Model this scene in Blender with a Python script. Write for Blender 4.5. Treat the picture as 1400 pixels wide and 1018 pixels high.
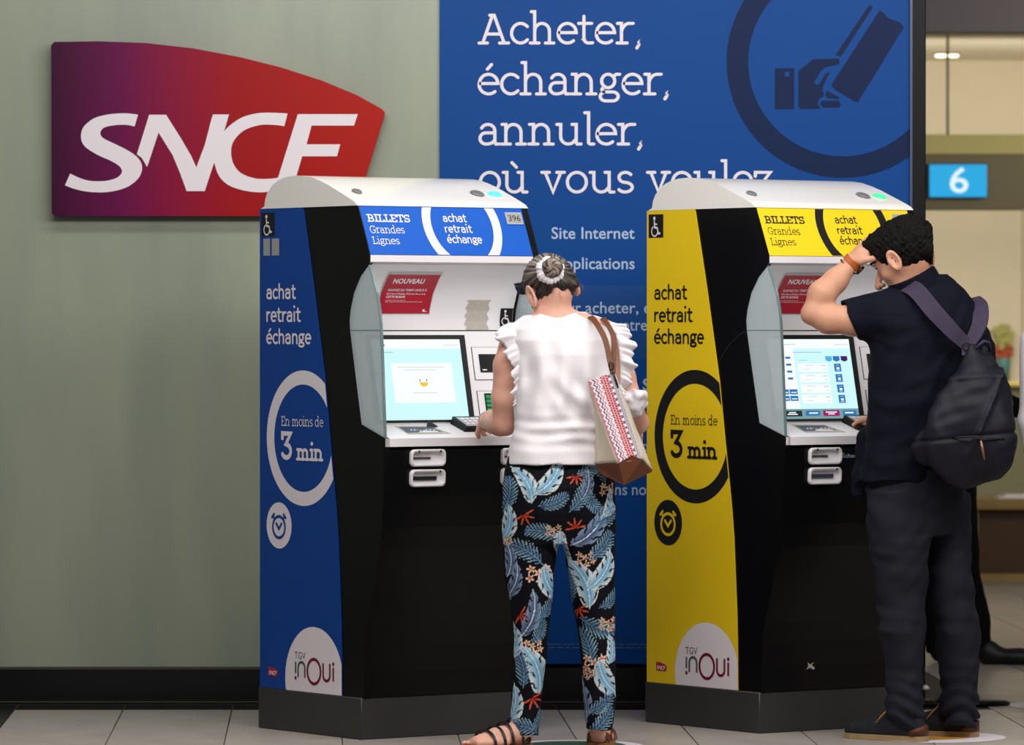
import bpy, bmesh, math, random
import numpy as np
from mathutils import Vector, Matrix
from mathutils.geometry import tessellate_polygon

for o in list(bpy.data.objects): bpy.data.objects.remove(o)
SC = bpy.context.scene
COL = SC.collection
random.seed(7)

# ------------------------------------------------------------------ camera
FPX, HZ, CAMH = 6900.0, 59.0, 1.35
PIT = math.atan(HZ/FPX)
cam = bpy.data.cameras.new('camera')
cam.sensor_width = 36.0; cam.sensor_fit = 'HORIZONTAL'
cam.lens = 36.0*FPX/1400.0
cam.clip_end = 200
cam.dof.use_dof = True; cam.dof.focus_distance = 16.75; cam.dof.aperture_fstop = 5.0
camo = bpy.data.objects.new('camera', cam); COL.objects.link(camo)
camo.location = (0, 0, CAMH)
camo.rotation_euler = (math.pi/2-PIT, 0, 0)
SC.camera = camo

def ray(x, y):
    a = (x-700)/FPX; b = -(y-509)/FPX
    c, s = math.cos(PIT), math.sin(PIT)
    return (a, c+b*s, -s+b*c)
def at(x, y, Y):
    """world point on the vertical plane at depth Y seen at photo pixel x, y"""
    r = ray(x, y); t = Y/r[1]
    return Vector((r[0]*t, Y, CAMH+r[2]*t))

# ------------------------------------------------------------------ world, lights, exposure
w = bpy.data.worlds.new('station_air'); SC.world = w; w.use_nodes = True
w.node_tree.nodes['Background'].inputs[0].default_value = (1.0, .95, .92, 1)
w.node_tree.nodes['Background'].inputs[1].default_value = .13
def area(name, loc, target, sx, sy, power, color=(1, .975, .945)):
    l = bpy.data.lights.new(name, 'AREA'); l.shape = 'RECTANGLE'; l.size = sx; l.size_y = sy
    l.energy = power; l.color = color
    o = bpy.data.objects.new(name, l); COL.objects.link(o); o.location = loc
    o.rotation_euler = (Vector(target)-Vector(loc)).to_track_quat('-Z', 'Y').to_euler()
    return o
area('hall_light', (.6, 13.9, 3.3), (.4, 16.6, .8), 5.0, .7, 125)
area('hall_light', (4.0, 14.0, 3.2), (.4, 16.9, 1.2), 1.5, 1.0, 40)
area('hall_light', (.2, 15.9, 4.2), (.2, 16.9, 0), 6.0, .5, 75)
area('added_back_room_fill', (2.4, 27.5, 2.2), (2.4, 30, 2.1), 3.6, .22, 34, (1, .97, .90))  # added strip, hidden behind the beam, to brighten the far wall
area('added_back_room_fill', (5.2, 23.6, 2.5), (2.2, 27.2, 1.9), 1.2, .8, 75, (1, .95, .85))  # added lamp out of frame, brightens the front of the beam
SC.view_settings.view_transform = 'Standard'
SC.view_settings.look = 'None'
SC.view_settings.gamma = 1
SC.view_settings.use_curve_mapping = False
SC.view_settings.exposure = 0.0
SC.cycles.use_denoising = True
SC.cycles.max_bounces = 6
SC.cycles.transparent_max_bounces = 12

# ------------------------------------------------------------------ materials
def lin(c):
    return tuple(((v/255)/12.92 if v/255 <= .04045 else ((v/255+.055)/1.055)**2.4) for v in c)
def mat(name, rgb, rough=.5, spec=.5, metal=0, var=.0, scale=8, bump=0, bscale=60, emit=None, coat=0, alpha=1, vcol=None, trans=0, sheen=0):
    m = bpy.data.materials.new(name); m.use_nodes = True
    nt = m.node_tree; b = nt.nodes['Principled BSDF']
    c = lin(rgb)
    b.inputs['Base Color'].default_value = (*c, 1)
    b.inputs['Roughness'].default_value = rough
    b.inputs['Specular IOR Level'].default_value = spec
    b.inputs['Metallic'].default_value = metal
    b.inputs['Coat Weight'].default_value = coat
    b.inputs['Transmission Weight'].default_value = trans
    b.inputs['Alpha'].default_value = alpha
    if sheen: b.inputs['Sheen Weight'].default_value = sheen
    if emit:
        b.inputs['Emission Color'].default_value = (*lin(emit[0]), 1)
        b.inputs['Emission Strength'].default_value = emit[1]
    tc = nt.nodes.new('ShaderNodeTexCoord')
    if vcol:
        a = nt.nodes.new('ShaderNodeVertexColor'); a.layer_name = vcol
        nt.links.new(a.outputs['Color'], b.inputs['Base Color'])
    elif var:
        n = nt.nodes.new('ShaderNodeTexNoise'); n.inputs['Scale'].default_value = scale; n.inputs['Detail'].default_value = 5
        r = nt.nodes.new('ShaderNodeValToRGB')
        r.color_ramp.elements[0].position = .3; r.color_ramp.elements[1].position = .7
        r.color_ramp.elements[0].color = (*[v*(1-var) for v in c], 1)
        r.color_ramp.elements[1].color = (*[min(1, v*(1+var)) for v in c], 1)
        nt.links.new(tc.outputs['Object'], n.inputs['Vector'])
        nt.links.new(n.outputs['Fac'], r.inputs['Fac'])
        nt.links.new(r.outputs['Color'], b.inputs['Base Color'])
    if bump:
        n2 = nt.nodes.new('ShaderNodeTexNoise'); n2.inputs['Scale'].default_value = bscale; n2.inputs['Detail'].default_value = 4
        bp = nt.nodes.new('ShaderNodeBump'); bp.inputs['Strength'].default_value = bump; bp.inputs['Distance'].default_value = .01
        nt.links.new(tc.outputs['Object'], n2.inputs['Vector'])
        nt.links.new(n2.outputs['Fac'], bp.inputs['Height']); nt.links.new(bp.outputs['Normal'], b.inputs['Normal'])
    return m

M = {}
M['black'] = mat('black_satin_metal', (9, 9, 10), .3, .25, var=.15, scale=3)
M['blackmat'] = mat('black_plastic', (14, 14, 16), .5, .4)
M['plinth'] = mat('dark_grey_steel', (54, 53, 53), .42, .4, var=.12, scale=4)
M['white'] = mat('white_painted_metal', (238, 234, 238), .32, .4, var=.015, scale=3)
M['whitecap'] = mat('white_moulded_cap', (250, 246, 240), .22, .5, coat=.4)
M['blue'] = mat('blue_vinyl', (4, 66, 150), .4, .3, var=.04, scale=3)
M['bluehead'] = mat('blue_vinyl_in_light', (22, 92, 196), .4, .2)  # brighter than the side blue: light on the tilted header put into the colour
M['yellow'] = mat('yellow_vinyl', (240, 204, 26), .4, .3, var=.03, scale=3)
M['yellowhead'] = mat('yellow_header_vinyl', (240, 208, 30), .4, .3)
M['vwhite'] = mat('white_vinyl', (236, 228, 234), .45, .3)
M['vblack'] = mat('black_vinyl', (26, 25, 28), .45, .3)
M['vgrey'] = mat('grey_vinyl', (88, 88, 96), .45, .3)
M['vred'] = mat('crimson_vinyl', (120, 8, 40), .45, .3)
M['notice'] = mat('red_notice_print', (178, 30, 52), .35, .5, var=.04, scale=12)
M['noticeedge'] = mat('notice_film_edge', (190, 186, 188), .2, .5)
M['glass'] = mat('frosted_side_glass', (198, 212, 216), .25, .5, alpha=.78)
M['glassedge'] = mat('green_glass_edge', (120, 150, 150), .15, .6)
M['grey'] = mat('grey_plastic', (120, 120, 122), .4, .4)
M['lightgrey'] = mat('light_grey_metal', (190, 190, 194), .3, .5, metal=.3)
M['darkglass'] = mat('dark_reader_window', (34, 36, 38), .15, .6)
M['glue'] = mat('beige_glue_residue', (186, 178, 170), .7, .2, var=.06, scale=60)
M['green'] = mat('green_reader_light', (10, 90, 50), .3, .5, emit=((10, 170, 90), .5))
M['lamp'] = mat('turquoise_status_lamp', (90, 235, 205), .3, .5, emit=((70, 235, 195), 1.0))
M['lamp2'] = mat('green_status_lamp', (90, 225, 150), .3, .5, emit=((50, 215, 125), 1.0))
M['lcd'] = mat('grey_counter_display', (160, 162, 158), .35, .4)
M['slot'] = mat('slot_dark', (40, 42, 48), .4, .4)
def glow(name, rgb, s=1.0):
    return mat(name, (10, 10, 10), .3, .2, emit=(rgb, s))
M['s_cyan'] = glow('screen_pale_cyan', (204, 246, 252), 1.05)
M['s_white'] = glow('screen_white', (250, 253, 253))
M['s_line'] = glow('screen_grey_print', (170, 200, 210))
M['s_yellow'] = glow('screen_yellow', (246, 200, 70))
M['s_blue'] = glow('screen_blue', (44, 120, 190))
M['s_lblue'] = glow('screen_light_blue', (90, 180, 222))
M['s_purple'] = glow('screen_purple', (75, 28, 100))
M['s_magenta'] = glow('screen_magenta', (160, 24, 110))
M['s_dark'] = glow('screen_dark_button', (36, 46, 56))
M['s_bar'] = glow('screen_bottom_bar', (120, 160, 160))
M['s_red'] = glow('screen_red', (200, 50, 90))

# ------------------------------------------------------------------ mesh helpers
def link(name, me, m, parent=None, label=None):
    o = bpy.data.objects.new(name, me); COL.objects.link(o)
    if m is not None and not me.materials: me.materials.append(m)
    if parent: o.parent = parent
    if label: o['label'] = label
    return o
def mesh(verts, faces, smooth=False):
    me = bpy.data.meshes.new('m'); me.from_pydata([tuple(v) for v in verts], [], [tuple(int(i) for i in f) for f in faces]); me.update()
    if smooth: me.polygons.foreach_set('use_smooth', [True]*len(me.polygons))
    return me
def empty(name, loc, rz=0, label=None, cat=None, group=None):
    o = bpy.data.objects.new(name, None); COL.objects.link(o); o.location = loc; o.rotation_euler = (0, 0, rz)
    o.empty_display_size = .1
    if label: o['label'] = label
    if cat: o['category'] = cat
    if group: o['group'] = group
    return o
def tag(o, label, cat, group=None):
    o['label'] = label; o['category'] = cat
    if group: o['group'] = group
    return o
def struct(o, label=None):
    o['kind'] = 'structure'
    if label: o['label'] = label
    return o
def bm_mesh(bm, bevel=0, seg=2, smooth=False, angle=30):
    if bevel:
        es = [e for e in bm.edges if len(e.link_faces) == 2 and e.calc_face_angle(0) > math.radians(angle)]
        bmesh.ops.bevel(bm, geom=es, offset=bevel, segments=seg, affect='EDGES', profile=.5, clamp_overlap=True)
    bmesh.ops.recalc_face_normals(bm, faces=bm.faces)
    me = bpy.data.meshes.new('m'); bm.to_mesh(me); bm.free()
    if smooth:
        me.polygons.foreach_set('use_smooth', [True]*len(me.polygons))
        me.set_sharp_from_angle(angle=math.radians(40))
    return me
def box(x0, x1, y0, y1, z0, z1, bevel=0, seg=2):
    bm = bmesh.new()
    bmesh.ops.create_cube(bm, size=1, matrix=Matrix.LocRotScale(((x0+x1)/2, (y0+y1)/2, (z0+z1)/2), None, (abs(x1-x0), abs(y1-y0), abs(z1-z0))))
    return bm_mesh(bm, bevel, seg, bool(bevel))
def prism(prof, u0, u1, bevel=0, seg=2, smooth=False):
    """profile of (y, z) points swept along x from u0 to u1"""
    bm = bmesh.new()
    a = [bm.verts.new((u0, d, z)) for d, z in prof]; b = [bm.verts.new((u1, d, z)) for d, z in prof]
    bm.faces.new(a); bm.faces.new(b[::-1])
    n = len(prof)
    for i in range(n): bm.faces.new((a[i], b[i], b[(i+1) % n], a[(i+1) % n]))
    return bm_mesh(bm, bevel, seg, smooth or bool(bevel))
def tube(pts, rad, n=10, closed=False, caps=True):
    pts = [Vector(p) for p in pts]; vs = []; fs = []; N = len(pts)
    rad = rad if isinstance(rad, (list, tuple)) else [rad]*N
    ref = Vector((0, 0, 1))
    for i, p in enumerate(pts):
        t = (pts[(i+1) % N]-pts[i-1]) if closed else (pts[min(i+1, N-1)]-pts[max(i-1, 0)])
        t.normalize()
        if abs(t.dot(ref)) > .93: ref = Vector((1, 0, 0)) if abs(t.x) < .9 else Vector((0, 1, 0))
        x = t.cross(ref).normalized(); y = t.cross(x)
        for k in range(n):
            a = 2*math.pi*k/n; vs.append(p+(x*math.cos(a)+y*math.sin(a))*rad[i])
        ref = -y if y.length else ref
        ref = x.cross(t).normalized()
    M_ = N if closed else N-1
    for i in range(M_):
        for k in range(n):
            j = (i+1) % N
            fs.append((i*n+k, i*n+(k+1) % n, j*n+(k+1) % n, j*n+k))
    if caps and not closed:
        fs.append(tuple(range(n))[::-1]); fs.append(tuple((N-1)*n+k for k in range(n)))
    return mesh(vs, fs, True)
def lathe(prof, n=24, center=(0, 0, 0), axis='z'):
    vs = []; fs = []
    for r, z in prof:
        for k in range(n):
            a = 2*math.pi*k/n
            vs.append((center[0]+r*math.cos(a), center[1]+r*math.sin(a), center[2]+z))
    for i in range(len(prof)-1):
        for k in range(n):
            fs.append((i*n+k, i*n+(k+1) % n, (i+1)*n+(k+1) % n, (i+1)*n+k))
    fs.append(tuple(range(n))[::-1]); fs.append(tuple((len(prof)-1)*n+k for k in range(n)))
    return mesh(vs, fs, True)

# ------------------------------------------------------------------ flat print: polygons in 2D, laid on a plane
class Print:
    """2D triangles with a tiny layer offset, mapped through f(x, y, off) -> local point"""
    def __init__(s): s.v = []; s.f = []; s.k = 0
    def poly(s, pts, holes=()):
        loops = [[Vector((p[0], p[1], 0)) for p in l] for l in [pts, *holes]]
        flat_ = [p for l in loops for p in l]
        tr = tessellate_polygon(loops)
        b = len(s.v); s.v += [(p.x, p.y, s.k) for p in flat_]; s.f += [tuple(b+i for i in t) for t in tr]
        s.k += 1
        return s
    def tri(s, verts, faces):
        b = len(s.v); s.v += [(x, y, s.k) for x, y in verts]; s.f += [tuple(b+i for i in t) for t in faces]; s.k += 1
        return s
    def stroke(s, pts, wd, cap=True, closed=False):
        n = len(pts); L = []; R = []
        P = [Vector(p) for p in pts]
        for i in range(n):
            if closed: a = (P[i]-P[i-1]).normalized(); b = (P[(i+1) % n]-P[i]).normalized()
            else:
                a = (P[i]-P[i-1]).normalized() if i else None
                b = (P[i+1]-P[i]).normalized() if i < n-1 else None
                a = a or b; b = b or a
            t = (a+b)
            if t.length < 1e-6: t = a
            t.normalize(); nrm = Vector((-t.y, t.x)); c = max(.5, nrm.dot(Vector((-a.y, a.x))))
            L.append(P[i]+nrm*wd/2/c); R.append(P[i]-nrm*wd/2/c)
        b0 = len(s.v); s.v += [(p.x, p.y, s.k) for p in L+R]; s.k += 1
        for i in range(n if closed else n-1):
            j = (i+1) % n
            s.f.append((b0+i, b0+n+i, b0+n+j, b0+j))
        if cap and not closed:
            for p, q in ((P[0], P[0]-P[1]), (P[-1], P[-1]-P[-2])):
                if wd < .05 and False: break
                a0 = math.atan2(q.y, q.x); b0 = len(s.v); s.v.append((p.x, p.y, s.k))
                for k in range(7):
                    a = a0-math.pi/2+math.pi*k/6; s.v.append((p.x+math.cos(a)*wd/2, p.y+math.sin(a)*wd/2, s.k))
                for k in range(6): s.f.append((b0, b0+1+k, b0+2+k))
                s.k += 1
        s.k += 1
        return s
    def ellipse(s, cx, cy, rx, ry, n=40):
        return s.poly([(cx+rx*math.cos(2*math.pi*i/n), cy+ry*math.sin(2*math.pi*i/n)) for i in range(n)])
    def rect(s, x0, y0, x1, y1): return s.poly([(x0, y0), (x1, y0), (x1, y1), (x0, y1)])
    def ring(s, cx, cy, ro, ri, clip=None, n=160):
        for i in range(n):
            a, b = 2*math.pi*i/n, 2*math.pi*(i+1)/n
            q = [(cx+r*math.cos(t), cy+r*math.sin(t)) for r, t in ((ro, a), (ro, b), (ri, b), (ri, a))]
            for c in (clip or []): q = clip_poly(q, c)
            if len(q) > 2:
                b0 = len(s.v); s.v += [(x, y, s.k) for x, y in q]; s.f.append(tuple(range(b0, b0+len(q))))
        s.k += 1
        return s
    def disc(s, cx, cy, r, clip=None, n=120):
        for i in range(n):
            y0 = cy-r+2*r*i/n; y1 = cy-r+2*r*(i+1)/n
            h0 = math.sqrt(max(0, r*r-(y0-cy)**2)); h1 = math.sqrt(max(0, r*r-(y1-cy)**2))
            q = [(cx-h0, y0), (cx+h0, y0), (cx+h1, y1), (cx-h1, y1)]
            for c in (clip or []): q = clip_poly(q, c)
            if len(q) > 2:
                b0 = len(s.v); s.v += [(x, y, s.k) for x, y in q]; s.f.append(tuple(range(b0, b0+len(q))))
        s.k += 1
        return s
    def xform(s, f):
        s.v = [(*f(x, y), k) for x, y, k in s.v]; return s
    def fit(s, x0, x1, y0, sy=None, x_in=None):
        """scale in x so the ink spans x0..x1, y scale sy, baseline at y0"""
        xs = [v[0] for v in s.v]; a, b = min(xs), max(xs); sx = (x1-x0)/(b-a)
        sy = sx if sy is None else sy
        s.v = [(x0+(x-a)*sx, y0+y*sy, k) for x, y, k in s.v]; return s
    def add(s, o):
        b = len(s.v); s.v += [(x, y, k+s.k) for x, y, k in o.v]; s.f += [tuple(b+i for i in t) for t in o.f]; s.k += o.k+1
        return s
    def build(s, name, m, parent, f, label=None, off=.0006, step=.00004):
        vs = [f(x, y, off+(k % 24)*step) for x, y, k in s.v]
        return link(name, mesh(vs, s.f), m, parent, label)
def clip_poly(q, c):
    out = []; n = len(q)
    for i in range(n):
        a, b = q[i], q[(i+1) % n]; fa, fb = c(a), c(b)
        if fa >= 0: out.append(a)
        if (fa >= 0) != (fb >= 0):
            t = fa/(fa-fb); out.append((a[0]+(b[0]-a[0])*t, a[1]+(b[1]-a[1])*t))
    return out

def arc(cx, cy, rx, ry, a0, a1, n=14):
    return [(cx+rx*math.cos(math.radians(a0+(a1-a0)*i/n)), cy+ry*math.sin(math.radians(a0+(a1-a0)*i/n))) for i in range(n+1)]
# slab-serif stroke letters: centre lines; x-height .7, capitals .95, ascenders 1.06
X, CP, AS = .7, .95, 1.06
SF = .10
def G(ch):
    if ch == 'a': return .66, [arc(.30, .47, .20, .23, 155, 0)+[(.50, .08), (.53, 0), (.62, 0)], [(.50, .40), (.26, .40)]+arc(.24, .20, .17, .20, 90, 270)[1:]+[(.30, 0), (.42, .04), (.50, .14)]]
    if ch == 'c': return .60, [arc(.34, .35, .27, .35, 42, 318, 20)]
    if ch == 'e': return .64, [[(.06, .37), (.60, .37)]+arc(.335, .37, .265, .33, 0, 180, 14)[1:]+arc(.335, .33, .275, .33, 180, 312, 12)[1:]]
    if ch == 'd': return .76, [[(.44, AS), (.54, AS), (.54, 0), (.66, 0)], arc(.32, .35, .25, .35, 45, 315, 20)+[(.54, .17)], [(.54, .52), arc(.32, .35, .25, .35, 45, 46, 1)[0]]]
    if ch == 'g': return .66, [arc(.29, .46, .19, .24, 0, 360, 20), [(.44, .62), (.52, .70), (.62, .70)], [(.18, .25)]+arc(.20, .15, .09, .08, 100, 270, 8)+[(.22, .07), (.42, .07)]+arc(.42, -.09, .16, .16, 90, -90, 10)[1:]+arc(.22, -.09, .16, .16, 270, 95, 10)]
    if ch == 'h': return .80, [[(.06, AS), (.16, AS), (.16, 0)], [(.03, 0), (.29, 0)], [(.16, .42)]+arc(.38, .42, .22, .28, 160, 0, 10)+[(.60, 0)], [(.48, 0), (.73, 0)]]
    if ch == 'i': return .34, [[(.05, X), (.17, X), (.17, 0)], [(.04, 0), (.30, 0)], [(.16, .96), (.17, .97)]]
    if ch == 'l': return .34, [[(.05, AS), (.16, AS), (.16, .05), (.20, 0), (.31, 0)]]
    if ch == 'm': return 1.14, [[(.05, X), (.16, X), (.16, 0)], [(.03, 0), (.29, 0)], [(.16, .45)]+arc(.345, .46, .185, .24, 160, 0, 10)+[(.53, 0)], [(.43, 0), (.64, 0)], [(.53, .45)]+arc(.72, .46, .19, .24, 160, 0, 10)+[(.91, 0)], [(.80, 0), (1.04, 0)]]
    if ch == 'n': return .80, [[(.05, X), (.16, X), (.16, 0)], [(.03, 0), (.29, 0)], [(.16, .42)]+arc(.38, .42, .22, .28, 160, 0, 10)+[(.60, 0)], [(.48, 0), (.73, 0)]]
    if ch == 'o': return .70, [arc(.35, .35, .28, .35, 0, 360, 26)]
    if ch == 'r': return .56, [[(.05, X), (.17, X), (.17, 0)], [(.04, 0), (.34, 0)], [(.17, .40), (.20, .53), (.29, .66), (.38, X), (.52, X)]]
    if ch == 's': return .54, [arc(.28, .52, .19, .18, 35, 250, 14)+arc(.27, .17, .21, .17, 70, -150, 14)]
    if ch == 't': return .50, [[(.19, .92), (.19, .15)]+arc(.34, .15, .15, .15, 180, 270, 6)+[(.45, .01)], [(.03, X), (.42, X)]]
    if ch == 'u': return .80, [[(.04, X), (.15, X), (.15, .28)]+arc(.37, .26, .22, .26, 180, 335, 10), [(.48, X), (.60, X), (.60, .05), (.63, 0), (.74, 0)]]
    if ch == 'v': return .70, [[(.02, X), (.24, X)], [(.46, X), (.68, X)], [(.12, X), (.35, 0), (.58, X)]]
    if ch == 'z': return .60, [[(.07, .56), (.07, X), (.52, X), (.06, 0), (.55, 0), (.55, .14)]]
    if ch == ',': return .26, [[(.13, .02), (.14, .04), (.13, -.06), (.07, -.18)]]
    if ch == ' ': return .36, []
    if ch == '\u00e9': wd, st = G('e'); return wd, st+[[(.30, .86), (.42, 1.00)]]
    if ch == '\u00f9': wd, st = G('u'); return wd, st+[[(.30, 1.00), (.43, .86)]]
    if ch == 'A': return .92, [[(.02, 0), (.27, 0)], [(.63, 0), (.90, 0)], [(.13, 0), (.42, CP), (.34, CP)], [(.42, CP), (.47, CP), (.77, 0)], [(.24, .32), (.64, .32)]]
    if ch == 'B': return .74, [[(.03, 0), (.40, 0)]+arc(.42, .24, .22, .24, -90, 90, 10)+[(.17, .50)], [(.03, CP), (.38, CP)]+arc(.40, .72, .18, .22, 90, -90, 10), [(.16, 0), (.16, CP)]]
    if ch == 'I': return .42, [[(.05, 0), (.35, 0)], [(.05, CP), (.35, CP)], [(.20, 0), (.20, CP)]]
    if ch == 'L': return .66, [[(.05, CP), (.35, CP)], [(.20, CP), (.20, 0)], [(.05, 0), (.58, 0), (.58, .22)]]
    if ch == 'E': return .70, [[(.03, 0), (.62, 0), (.62, .2)], [(.03, CP), (.60, CP), (.60, .76)], [(.17, 0), (.17, CP)], [(.17, .49), (.46, .49)]]
    if ch == 'T': return .74, [[(.05, .74), (.05, CP), (.67, CP), (.67, .74)], [(.36, CP), (.36, 0)], [(.22, 0), (.50, 0)]]
    if ch == 'S': return .66, [arc(.33, .70, .23, .25, 30, 250, 14)+arc(.32, .24, .25, .24, 72, -150, 14), [(.56, .95), (.54, .74)], [(.07, 0), (.07, .2)]]
    if ch == 'G': return .84, [arc(.44, .475, .36, .475, 48, 300, 22)+[(.70, .12), (.72, .40)], [(.50, .42), (.80, .42)], [(.70, CP), (.69, .76)]]
    if ch == '3': return .66, [[(.06, .80), (.06, CP), (.56, CP), (.28, .58)]+arc(.30, .28, .27, .28, 80, -150, 16)]
    return .5, []
def slab(text, wd=.09, track=0.0, G=None):
    G = G or globals()['G']
    p = Print(); x = 0
    for ch in text:
        adv, st = G(ch)
        for s_ in st:
            if ch in ('i',) and len(s_) == 2 and s_[0][1] > .9:
                p.ellipse(x+s_[1][0]-.003, .965, wd*.68, wd*.68, 14); continue
            h = wd/2
            q = [(x+a, h+b*(1-wd/X) if b <= X else h+X*(1-wd/X)+(b-X)*1.0) for a, b in s_]
            p.stroke(q, wd)
        x += adv+track
    return p
def H(ch):
    """plain stroke letters for the machines' sans wording"""
    if ch == 'a': return .60, [arc(.27, .48, .20, .22, 150, 0)+[(.47, 0)], [(.47, .41), (.25, .41)]+arc(.23, .205, .17, .205, 90, 270)[1:]+[(.30, 0), (.40, .05), (.47, .15)]]
    if ch == 'c': return .53, [arc(.30, .35, .24, .35, 52, 308, 20)]
    if ch in 'e\u00e9': return .60, [[(.06, .37), (.53, .37)]+arc(.295, .37, .235, .33, 0, 180, 14)[1:]+arc(.30, .34, .24, .34, 180, 305, 12)[1:]]+([[(.28, .88), (.42, 1.03)]] if ch != 'e' else [])
    if ch == 'h': return .63, [[(.09, 1.02), (.09, 0)], [(.09, .46)]+arc(.30, .45, .20, .25, 160, 0, 10)+[(.50, 0)]]
    if ch == 'n': return .63, [[(.09, X), (.09, 0)], [(.09, .46)]+arc(.30, .45, .20, .25, 160, 0, 10)+[(.50, 0)]]
    if ch == 'i': return .27, [[(.11, X), (.11, 0)], [(.1, .97), (.11, .98)]]
    if ch == 'r': return .42, [[(.09, X), (.09, 0)], [(.09, .40), (.13, .55), (.22, .66), (.36, .69)]]
    if ch == 't': return .44, [[(.16, .92), (.16, .17)]+arc(.30, .17, .14, .17, 180, 275, 6)+[(.38, .02)], [(.02, X), (.37, X)]]
    if ch == 'g': return .58, [arc(.26, .46, .18, .24, 0, 360, 20), [(.36, .66), (.44, .69), (.55, .69)], [(.15, .25)]+arc(.19, .14, .09, .08, 110, 270, 8)+[(.22, .06), (.36, .06)]+arc(.36, -.09, .16, .15, 90, -90, 10)[1:]+arc(.21, -.09, .16, .15, 270, 100, 10)]
    return .4, []
def plain(text, wd=.15):
    return slab(text, wd, .035, H)
def sans(text, bold=0.0, cond=1.0):
    c = bpy.data.curves.new('t', 'FONT'); c.body = text; c.offset = bold; c.resolution_u = 3; c.space_character = 1.0+bold*1.5
    o = bpy.data.objects.new('t', c); COL.objects.link(o)
    dg = bpy.context.evaluated_depsgraph_get(); dg.update()
    me = bpy.data.meshes.new_from_object(o.evaluated_get(dg))
    p = Print(); p.v = [(v.co.x, v.co.y, 0) for v in me.vertices]; p.f = [tuple(f.vertices) for f in me.polygons]
    bpy.data.objects.remove(o); bpy.data.curves.remove(c); bpy.data.meshes.remove(me)
    return p
SX = .46     # x-height of the built-in letters per unit size
def catmull(pts, n=6, closed=True, corners=()):
    out = []; N = len(pts)
    rng = range(N if closed else N-1)
    for i in rng:
        p1, p2 = pts[i], pts[(i+1) % N]
        p0 = pts[i-1] if (closed or i > 0) else p1
        p3 = pts[(i+2) % N] if (closed or i+2 < N) else p2
        if i in corners: p0 = p1
        if (i+1) % N in corners: p3 = p2
        for k in range(n):
            t = k/n
            out.append(tuple(.5*((2*p1[j])+(-p0[j]+p2[j])*t+(2*p0[j]-5*p1[j]+4*p2[j]-p3[j])*t*t+(-p0[j]+3*p1[j]-3*p2[j]+p3[j])*t**3) for j in (0, 1)))
    if not closed: out.append(pts[-1])
    return out
# company letters, traced in a 1400-wide drawing; y down
L_S = catmull([(372, 317), (330, 312), (270, 316), (220, 330), (185, 360), (177, 395), (190, 425), (230, 452), (280, 475), (308, 493), (317, 512), (300, 532), (260, 543), (210, 543), (175, 534), (140, 518), (122, 558), (160, 572), (210, 581), (270, 581), (330, 566), (370, 538), (385, 508), (383, 482), (365, 458), (330, 435), (285, 413), (252, 396), (243, 378), (258, 360), (300, 352), (335, 352), (360, 357)], 4, corners=(0, 15, 16, 32))
L_NC = [(410, 317), (468, 317), (520, 400), (555, 460), (571, 497), (600, 420), (622, 335), (628, 316), (683, 316), (666, 373)] + catmull([(666, 373), (690, 350), (730, 325), (780, 312), (830, 310), (883, 313), (872, 356), (840, 352), (790, 352), (735, 370), (700, 405), (690, 440), (697, 482), (722, 515), (770, 534), (820, 536), (862, 530), (850, 572), (800, 582), (740, 577), (682, 558), (648, 525), (632, 480)], 4, False, corners=(5, 6, 16, 17))[1:] + [(600, 578), (538, 578), (515, 515), (490, 455), (442, 378), (403, 496), (385, 465), (368, 452)]
L_F = [(918, 315), (1123, 315), (1110, 354), (965, 354), (948, 418), (1063, 418), (1052, 459), (933, 459), (898, 578), (836, 578)]
SIGN = [(88, 663), (77, 655), (75, 80), (85, 68), (240, 66), (400, 72), (560, 90), (720, 120), (860, 155), (1000, 200), (1120, 250), (1205, 297), (1215, 308), (1213, 322), (1112, 652), (1100, 663)]
def company(p=None):
    p = p or Print()
    for q in (L_S, L_NC, L_F): p.poly([(x, -y) for x, y in q])
    return p
def wheelchair(sc=1.0):
    """wheelchair user symbol, about 1 unit high"""
    p = Print()
    p.ellipse(-.06, .90, .095, .095, 20)
    p.stroke([(-.06, .74), (-.03, .44), (.17, .42), (.29, .12), (.40, .15)], .095)
    p.stroke([(-.05, .62), (.15, .60)], .07)
    p.stroke(arc(-.03, .25, .25, .25, 118, 340, 20), .07)
    return p.xform(lambda x, y: (x*sc, y*sc))
# ------------------------------------------------------------------ the setting
WY = 18.24                                   # front face of the wall
def wp(x, y, Y=WY): v = at(x, y, Y); return (v.x, v.z)
M['floor'] = mat('floor_screed', (120, 112, 104), .6, .3)
def stone(name, rgb, rough=.34):
    m = mat(name, rgb, rough, .4, var=.10, scale=7)
    return m
M['tile'] = [stone('grey_beige_stone', (170, 162, 155)), stone('grey_beige_stone_dark', (163, 155, 148)), stone('grey_beige_stone_pale', (177, 168, 160))]
M['tileblack'] = mat('black_stone', (22, 22, 24), .25, .4, var=.15, scale=8)
M['grout'] = mat('dark_grout', (84, 78, 72), .8, .2)
floor = struct(link('floor', box(-6, 7, 8, 34, -.08, -.004), M['grout']))
random.seed(3)
tile_cache = {}
TW, SL = .3862, -.038                       # the joints lean a little from the camera's axis
def tile(k, y0, y1, m):
    key = (round(y1-y0, 3), m.name)
    if key not in tile_cache:
        me = box(.002, TW-.002, .002, y1-y0-.002, -.0035, 0, .0012, 1)
        for v in me.vertices: v.co.x += SL*v.co.y
        me.materials.append(m); tile_cache[key] = me
    o = bpy.data.objects.new('floor_tile', tile_cache[key]); COL.objects.link(o); o.parent = floor
    o.location = (-1.392+TW*k+SL*(y0-18.2), y0, random.uniform(-.0004, .0002))
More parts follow.
